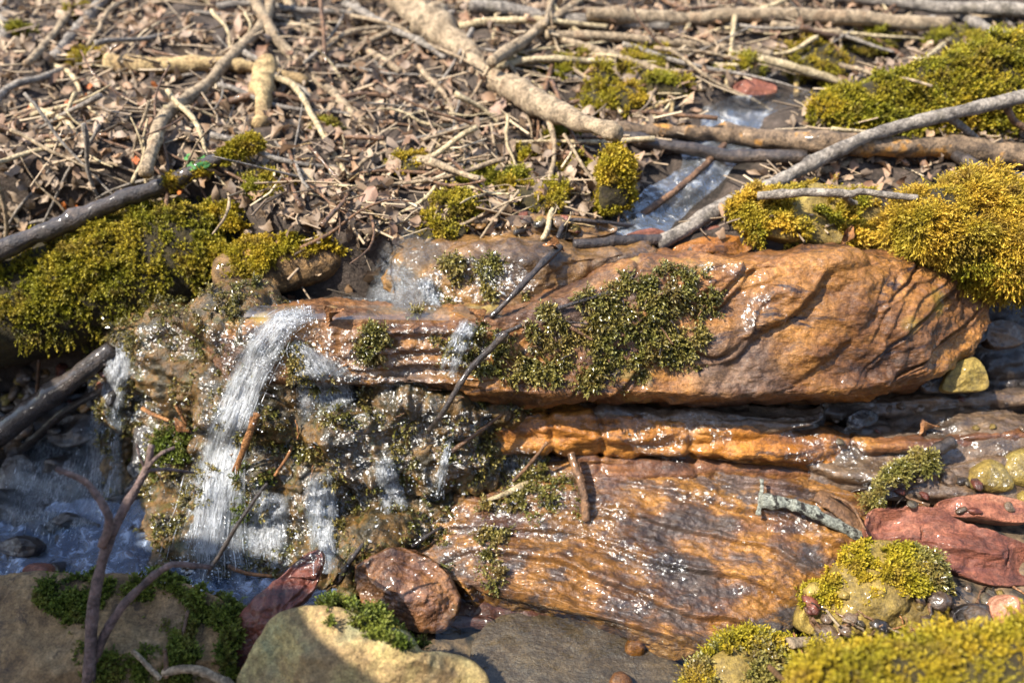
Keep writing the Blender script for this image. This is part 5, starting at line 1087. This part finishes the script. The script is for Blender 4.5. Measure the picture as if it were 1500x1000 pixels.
# loose twigs one could count
tm = []
for i in range(12):
    L = rs.uniform(.08, .34); p = np.stack([np.linspace(-L/2, L/2, 14), .012*noise(np.stack([np.linspace(0, 1, 14)*2, np.full(14, i*3.), np.zeros(14)], 1), 1.3, i)*L*8, 0*np.linspace(0, 1, 14)], 1)
    v, f = tube(p, np.linspace(rs.uniform(.0022, .0062), .0014, 14), 7, .16, i); tm.append(mesh_data('loose_twig', v, f, M[['tan_bark', 'grey_bark', 'pale_wood', 'brown_twig'][i % 4]]))
n = 0
while n < 170:
    px, py = rs.uniform(-10, 1510), 350*rs.rand()**.75
    h = ghit(px, py)
    if h is None or not inpoly(np.array([px]), np.array([py]), BANK)[0]: continue
    inst('loose_twig', tm[rs.randint(12)], h[0], h[1], 'thin loose twig lying among the leaves on the bank', 'twig', 'loose twigs on the bank', rs.uniform(.7, 1.2), .16, rs.uniform(.006, .02)); n += 1
# debris among the stones at lower right and gravel at left
def debris(polys, n, name, label, group, mats, L=(.02, .07), r=(.001, .0028), lift=.004, zmax=9.0):
    ms = []
    for i in range(6):
        l = rs.uniform(*L); p = np.stack([np.linspace(-l/2, l/2, 9), .004*rs.normal(size=9).cumsum()*.3, 0*np.linspace(0, 1, 9)], 1); v, f = tube(p, np.linspace(rs.uniform(*r), r[0], 9), 6, .2, i); ms.append(mesh_data(name, v, f, M[mats[i % len(mats)]]))
    k = 0; t = 0
    while k < n and t < n*8:
        t += 1; po = polys[rs.randint(len(polys))]; q = np.array(po); px, py = rs.uniform(*(q[:, 0].min(), q[:, 0].max())), rs.uniform(*(q[:, 1].min(), q[:, 1].max()))
        if not inpoly(np.array([px]), np.array([py]), po)[0]: continue
        h = hit(px, py)
        if h[0][2] > zmax: continue
        inst(name, ms[rs.randint(6)], h[0], h[1], label, 'twig', group, rs.uniform(.7, 1.2), .25, lift); k += 1
debris([[(1200, 850), (1500, 850), (1500, 960), (1150, 960)], [(1260, 700), (1500, 690), (1500, 760), (1270, 770)]], 60, 'wood_scrap', 'wet wood scrap lying between the red and yellow stones at lower right', 'wood scraps among the stones at lower right', ['brown_twig', 'dark_bark', 'tan_bark', 'rust'], zmax=.075)
debris([[(380, 200), (700, 200), (880, 300), (860, 345), (480, 345)]], 70, 'straw', 'short pale straw in the mossy litter just behind the ledges', 'short straws behind the ledges', ['pale_wood', 'tan_bark', 'yellow_wood', 'brown_twig'], (.03, .10), (.0009, .0018), .01)
debris([[(240, 480), (700, 480), (700, 700), (230, 700)]], 30, 'wood_scrap', 'tiny dark wood scrap stuck in the wet moss of the rock face', 'wood scraps stuck on the rock face', ['brown_twig', 'dark_bark', 'rust'], (.015, .04), (.0008, .0016), .006)
debris([[(700, 480), (1040, 410), (1030, 540), (760, 560)]], 22, 'wood_scrap', 'tiny brown wood scrap caught in the dark moss on the slab', 'wood scraps in the slab moss', ['brown_twig', 'dark_bark', 'tan_bark'], (.015, .035), (.0008, .0018), .008)
pm = []
for i in range(8):
    th, ph = np.meshgrid(np.linspace(0, np.pi, 13), np.linspace(0, 2*np.pi, 18, endpoint=False), indexing='ij')
    g = np.stack([np.sin(th)*np.cos(ph), np.sin(th)*np.sin(ph), np.cos(th)], -1)*np.array([1, rs.uniform(.6, .95), rs.uniform(.4, .7)]); g = g*(1+.28*fbm(g, 1.3, 3, .5, i))[..., None]
    pm.append(mesh_data('pebble', g.reshape(-1, 3), quads(13, 18, cv=True), M[['dark', 'grey', 'sub', 'redwet', 'block', 'grey', 'olive', 'bed'][i]]))
def pebbles(poly, n, s, label, group, zmax=9.0):
    k = 0; q = np.array(poly)
    while k < n:
        px, py = rs.uniform(q[:, 0].min(), q[:, 0].max()), rs.uniform(q[:, 1].min(), q[:, 1].max())
        if not inpoly(np.array([px]), np.array([py]), poly)[0]: continue
        h = hit(px, py)
        if h[0][2] > zmax: continue
        inst('pebble', pm[rs.randint(8)], h[0], np.array([0, 0, 1.0]), label, 'pebble', group, rs.uniform(*s), .3, .001); k += 1
pebbles([(0, 560), (160, 520), (170, 580), (60, 660), (0, 680)], 46, (.006, .018), 'small wet pebble on the gravel below the mossy log', 'pebbles below the mossy log')
pebbles([(1180, 860), (1500, 860), (1500, 960), (1180, 950)], 40, (.006, .016), 'small wet pebble between the red and yellow stones at lower right', 'pebbles at lower right', .08)
pebbles([(1270, 690), (1500, 680), (1500, 750), (1280, 760)], 13, (.006, .014), 'small wet pebble on the grey shelf above the brick red stone', 'pebbles on the grey shelf')
pebbles([(1180, 590), (1500, 580), (1500, 640), (1200, 650)], 14, (.004, .009), 'tiny pebble on the wet grey shelf under the slab end', 'tiny pebbles under the slab end')
pebbles([(560, 320), (880, 320), (880, 345), (560, 350)], 26, (.006, .015), 'small stone along the stream edge behind the brown rock step', 'stones along the stream edge')
# moss tufts growing on the bank
def tuft(px, py, w_, hgt, mt, label, n=700, L=.011):
    h = ghit(px, py) or hit(px, py); c = h[0]; r = w_*.5/FPX*h[2]
    th, ph = np.meshgrid(np.linspace(0, np.pi*.6, 12), np.linspace(0, 2*np.pi, 24, endpoint=False), indexing='ij')
    g = np.stack([np.sin(th)*np.cos(ph)*r, np.sin(th)*np.sin(ph)*r*.8, np.cos(th)*r*hgt], -1); g = g*(1+.35*fbm(g, .8/r, 3, .5, int(px)))[..., None]+c-np.array([0, 0, r*.1])
    V = g.reshape(-1, 3); F = quads(12, 24, cv=True)
    W = V-c; nn = np.cross(W[F[:, 2]]-W[F[:, 0]], W[F[:, 3]]-W[F[:, 1]])
    if (nn*W[F].mean(1)).sum() < 0: F = np.ascontiguousarray(F[:, ::-1])
    o = obj('moss_tuft', V, F, M['under']); MESH[o] = (V, F); tag(o, label, 'moss')
    moss(o, None, n, L, mt, up=.6, seed=int(px+py), patchy=.25, pf=40)
for a in [(128, 92, 40, .6, 'moss_yellow', 'yellow green moss tuft at the left end of the lit log'), (120, 20, 34, .5, 'moss_green', 'moss tuft near the top edge at upper left'), (40, 52, 26, .5, 'moss_green', 'small moss tuft in the top left corner'),
          (478, 190, 40, .4, 'moss_green', 'small moss tuft below the bent tan branch'), (400, 270, 80, .4, 'moss_green', 'low green moss patch right of the green seedling'), (350, 320, 50, .6, 'moss_yellow', 'yellow moss tuft behind the thick mossy log end'),
          (832, 198, 70, .6, 'moss_green', 'green moss tuft just under the thick slanting branch'), (768, 222, 40, .5, 'moss_yellow', 'small yellow moss tuft left of the green one under the branch'), (798, 288, 80, .55, 'moss_yellow', 'rounded yellow green moss tuft above the stream edge'),
          (752, 268, 42, .6, 'moss_green', 'small dark green tuft beside the rounded yellow green one'), (700, 265, 60, .3, 'moss_green', 'flat green moss patch at the end of the bent tan branch'), (600, 240, 60, .35, 'moss_yellow', 'yellowish moss patch beneath the bent tan branch end'),
          (680, 300, 70, .35, 'moss_green', 'dull green moss patch at the middle of the stream edge'), (650, 335, 70, .35, 'moss_yellow', 'ochre moss patch at the water behind the brown rock step'), (850, 245, 50, .5, 'moss_yellow', 'olive moss tuft left of the small mossy stump'),
          (950, 100, 90, .45, 'moss_yellow', 'broad yellow moss patch at the upper right of the slanting branch'), (900, 150, 90, .5, 'moss_yellow', 'yellow moss mound with bent straws over the brook'), (980, 130, 70, .5, 'moss_green', 'green moss mound at the head of the brook'),
          (760, 92, 50, .4, 'moss_green', 'green moss patch under the side branch'), (830, 95, 70, .35, 'moss_green', 'dull green moss patch below the slanting tan pole'), (1190, 92, 110, .4, 'moss_yellow', 'yellow moss bank under the pale split pole'),
          (1270, 60, 100, .35, 'moss_green', 'olive moss patch among the top right poles'), (1080, 100, 60, .4, 'moss_green', 'moss patch behind the tall bleached straw'), (885, 130, 40, 1.2, 'moss_yellow', 'upright yellow moss clump beside the short leaning straw'),
          (1430, 60, 90, .35, 'moss_green', 'dark olive moss patch below the sloping grey branch')]:
    tuft(*a, n=int(300+a[2]*11))
# the bit of green and other small things
h = hit(300, 262); c = h[0]
pl = empty('seedling', c); tag(pl, 'fresh green seedling growing beside the dark barked branch', 'seedling')
for i in range(11):
    a = i*2.4; r = .008+.0022*i; g = leaf_grid(rs, .022, .014, .35).reshape(-1, 3)@frame(np.array([math.cos(a)*.5, math.sin(a)*.5-.3, .9]), rs, .2).T+np.array([math.cos(a)*r, math.sin(a)*r, .012+.0025*i])
    obj('leaf', g+c, quads(8, 5), M['leafgreen'], pl)
sv, sf = tube(np.array([c, c+[0, 0, .014], c+[.002, 0, .03]]), np.array([.0018, .0015, .001]), 6, .05); obj('stem', sv, sf, M['moss_stick'], pl)
ll = mesh_data('curled_leaf', leaf_grid(np.random.RandomState(5), .034, .014, 1.4).reshape(-1, 3), quads(8, 5), M['rust'])
for px, py, lab in [(812, 368, 'curled orange brown leaf hooked on top of the dark slanting stick'), (492, 468, 'dry orange leaf lying in the water above the main fall'), (270, 626, 'pale orange leaf chip on a ledge of the rock face'), (1360, 636, 'bright rusty leaf scrap at the tip of the dark mossy twig'), (695, 470, 'brown leaf scrap standing at the lip beside the twisted stick'), (1240, 345, 'brown leaf tucked below the level grey stick'), (1225, 268, 'reddish leaf lying on the orange moss by the level grey stick')]:
    hh = hit(px, py); inst('curled_leaf', ll, hh[0], hh[1], lab, 'leaf', None, 1.0, .4, .008)
# the mossy twig on the grey shelf
mt_ = K('mossy_twig', 'dark twig shaggy with wet moss lying across the grey shelf at right', [(1272, 735, .006), (1310, 700, .008), (1345, 672, .01), (1395, 645, .008)], 14, 16, 'dark_bark', n=40, ns=12)
P_ = o_path[mt_]; v_, f_ = tube(P_, np.full(len(P_), .008), 10, .2, 3); MESH[mt_] = (v_, f_[0]); moss(mt_, None, 2400, .010, 'moss_wet', up=.3, seed=91, jit=.7, patchy=.3)

# the mossy tip of the long dark branch, and the tangle of long branches over the top of the bank
P_ = o_path[longb][52:]; v_, f_ = tube(P_, np.linspace(.0125, .009, len(P_)), 12, .2, 4); MESH[longb] = (v_, f_[0]); moss(longb, None, 2600, .008, 'moss_yellow', up=.5, seed=92, jit=.6, patchy=.1)
rl_ = np.random.RandomState(31)
for i in range(26):
    px, py = rl_.uniform(380, 1480), rl_.uniform(-10, 120); a = rl_.normal()*.35 if i % 3 else rl_.uniform(.5, 1.0); Lp = rl_.uniform(120, 330)
    if i % 4 == 0: px = rl_.uniform(0, 500); py = rl_.uniform(0, 200); a = rl_.uniform(-1.2, 1.2)
    dx, dy = math.cos(a)*Lp/2, math.sin(a)*Lp/2*.6; bend = rl_.normal()*14
    w_ = rl_.uniform(4, 11)
    stick('branch', 'long thin crooked branch in the tangle lying over the bank litter', 'branch', [(px-dx, py-dy, .02), (px-dx*.3, py-dy*.3+bend, .02+.02*rl_.rand()), (px+dx*.4, py+dy*.4+bend*.5, .02+.03*rl_.rand()), (px+dx, py+dy, .015)], w_, w_*.6, M[['tan_bark', 'grey_bark', 'pale_wood', 'tan_bark', 'brown_twig'][i % 5]], group='long thin branches over the bank', n=50, ns=9, wob=.008, seed=500+i, knob=.18)
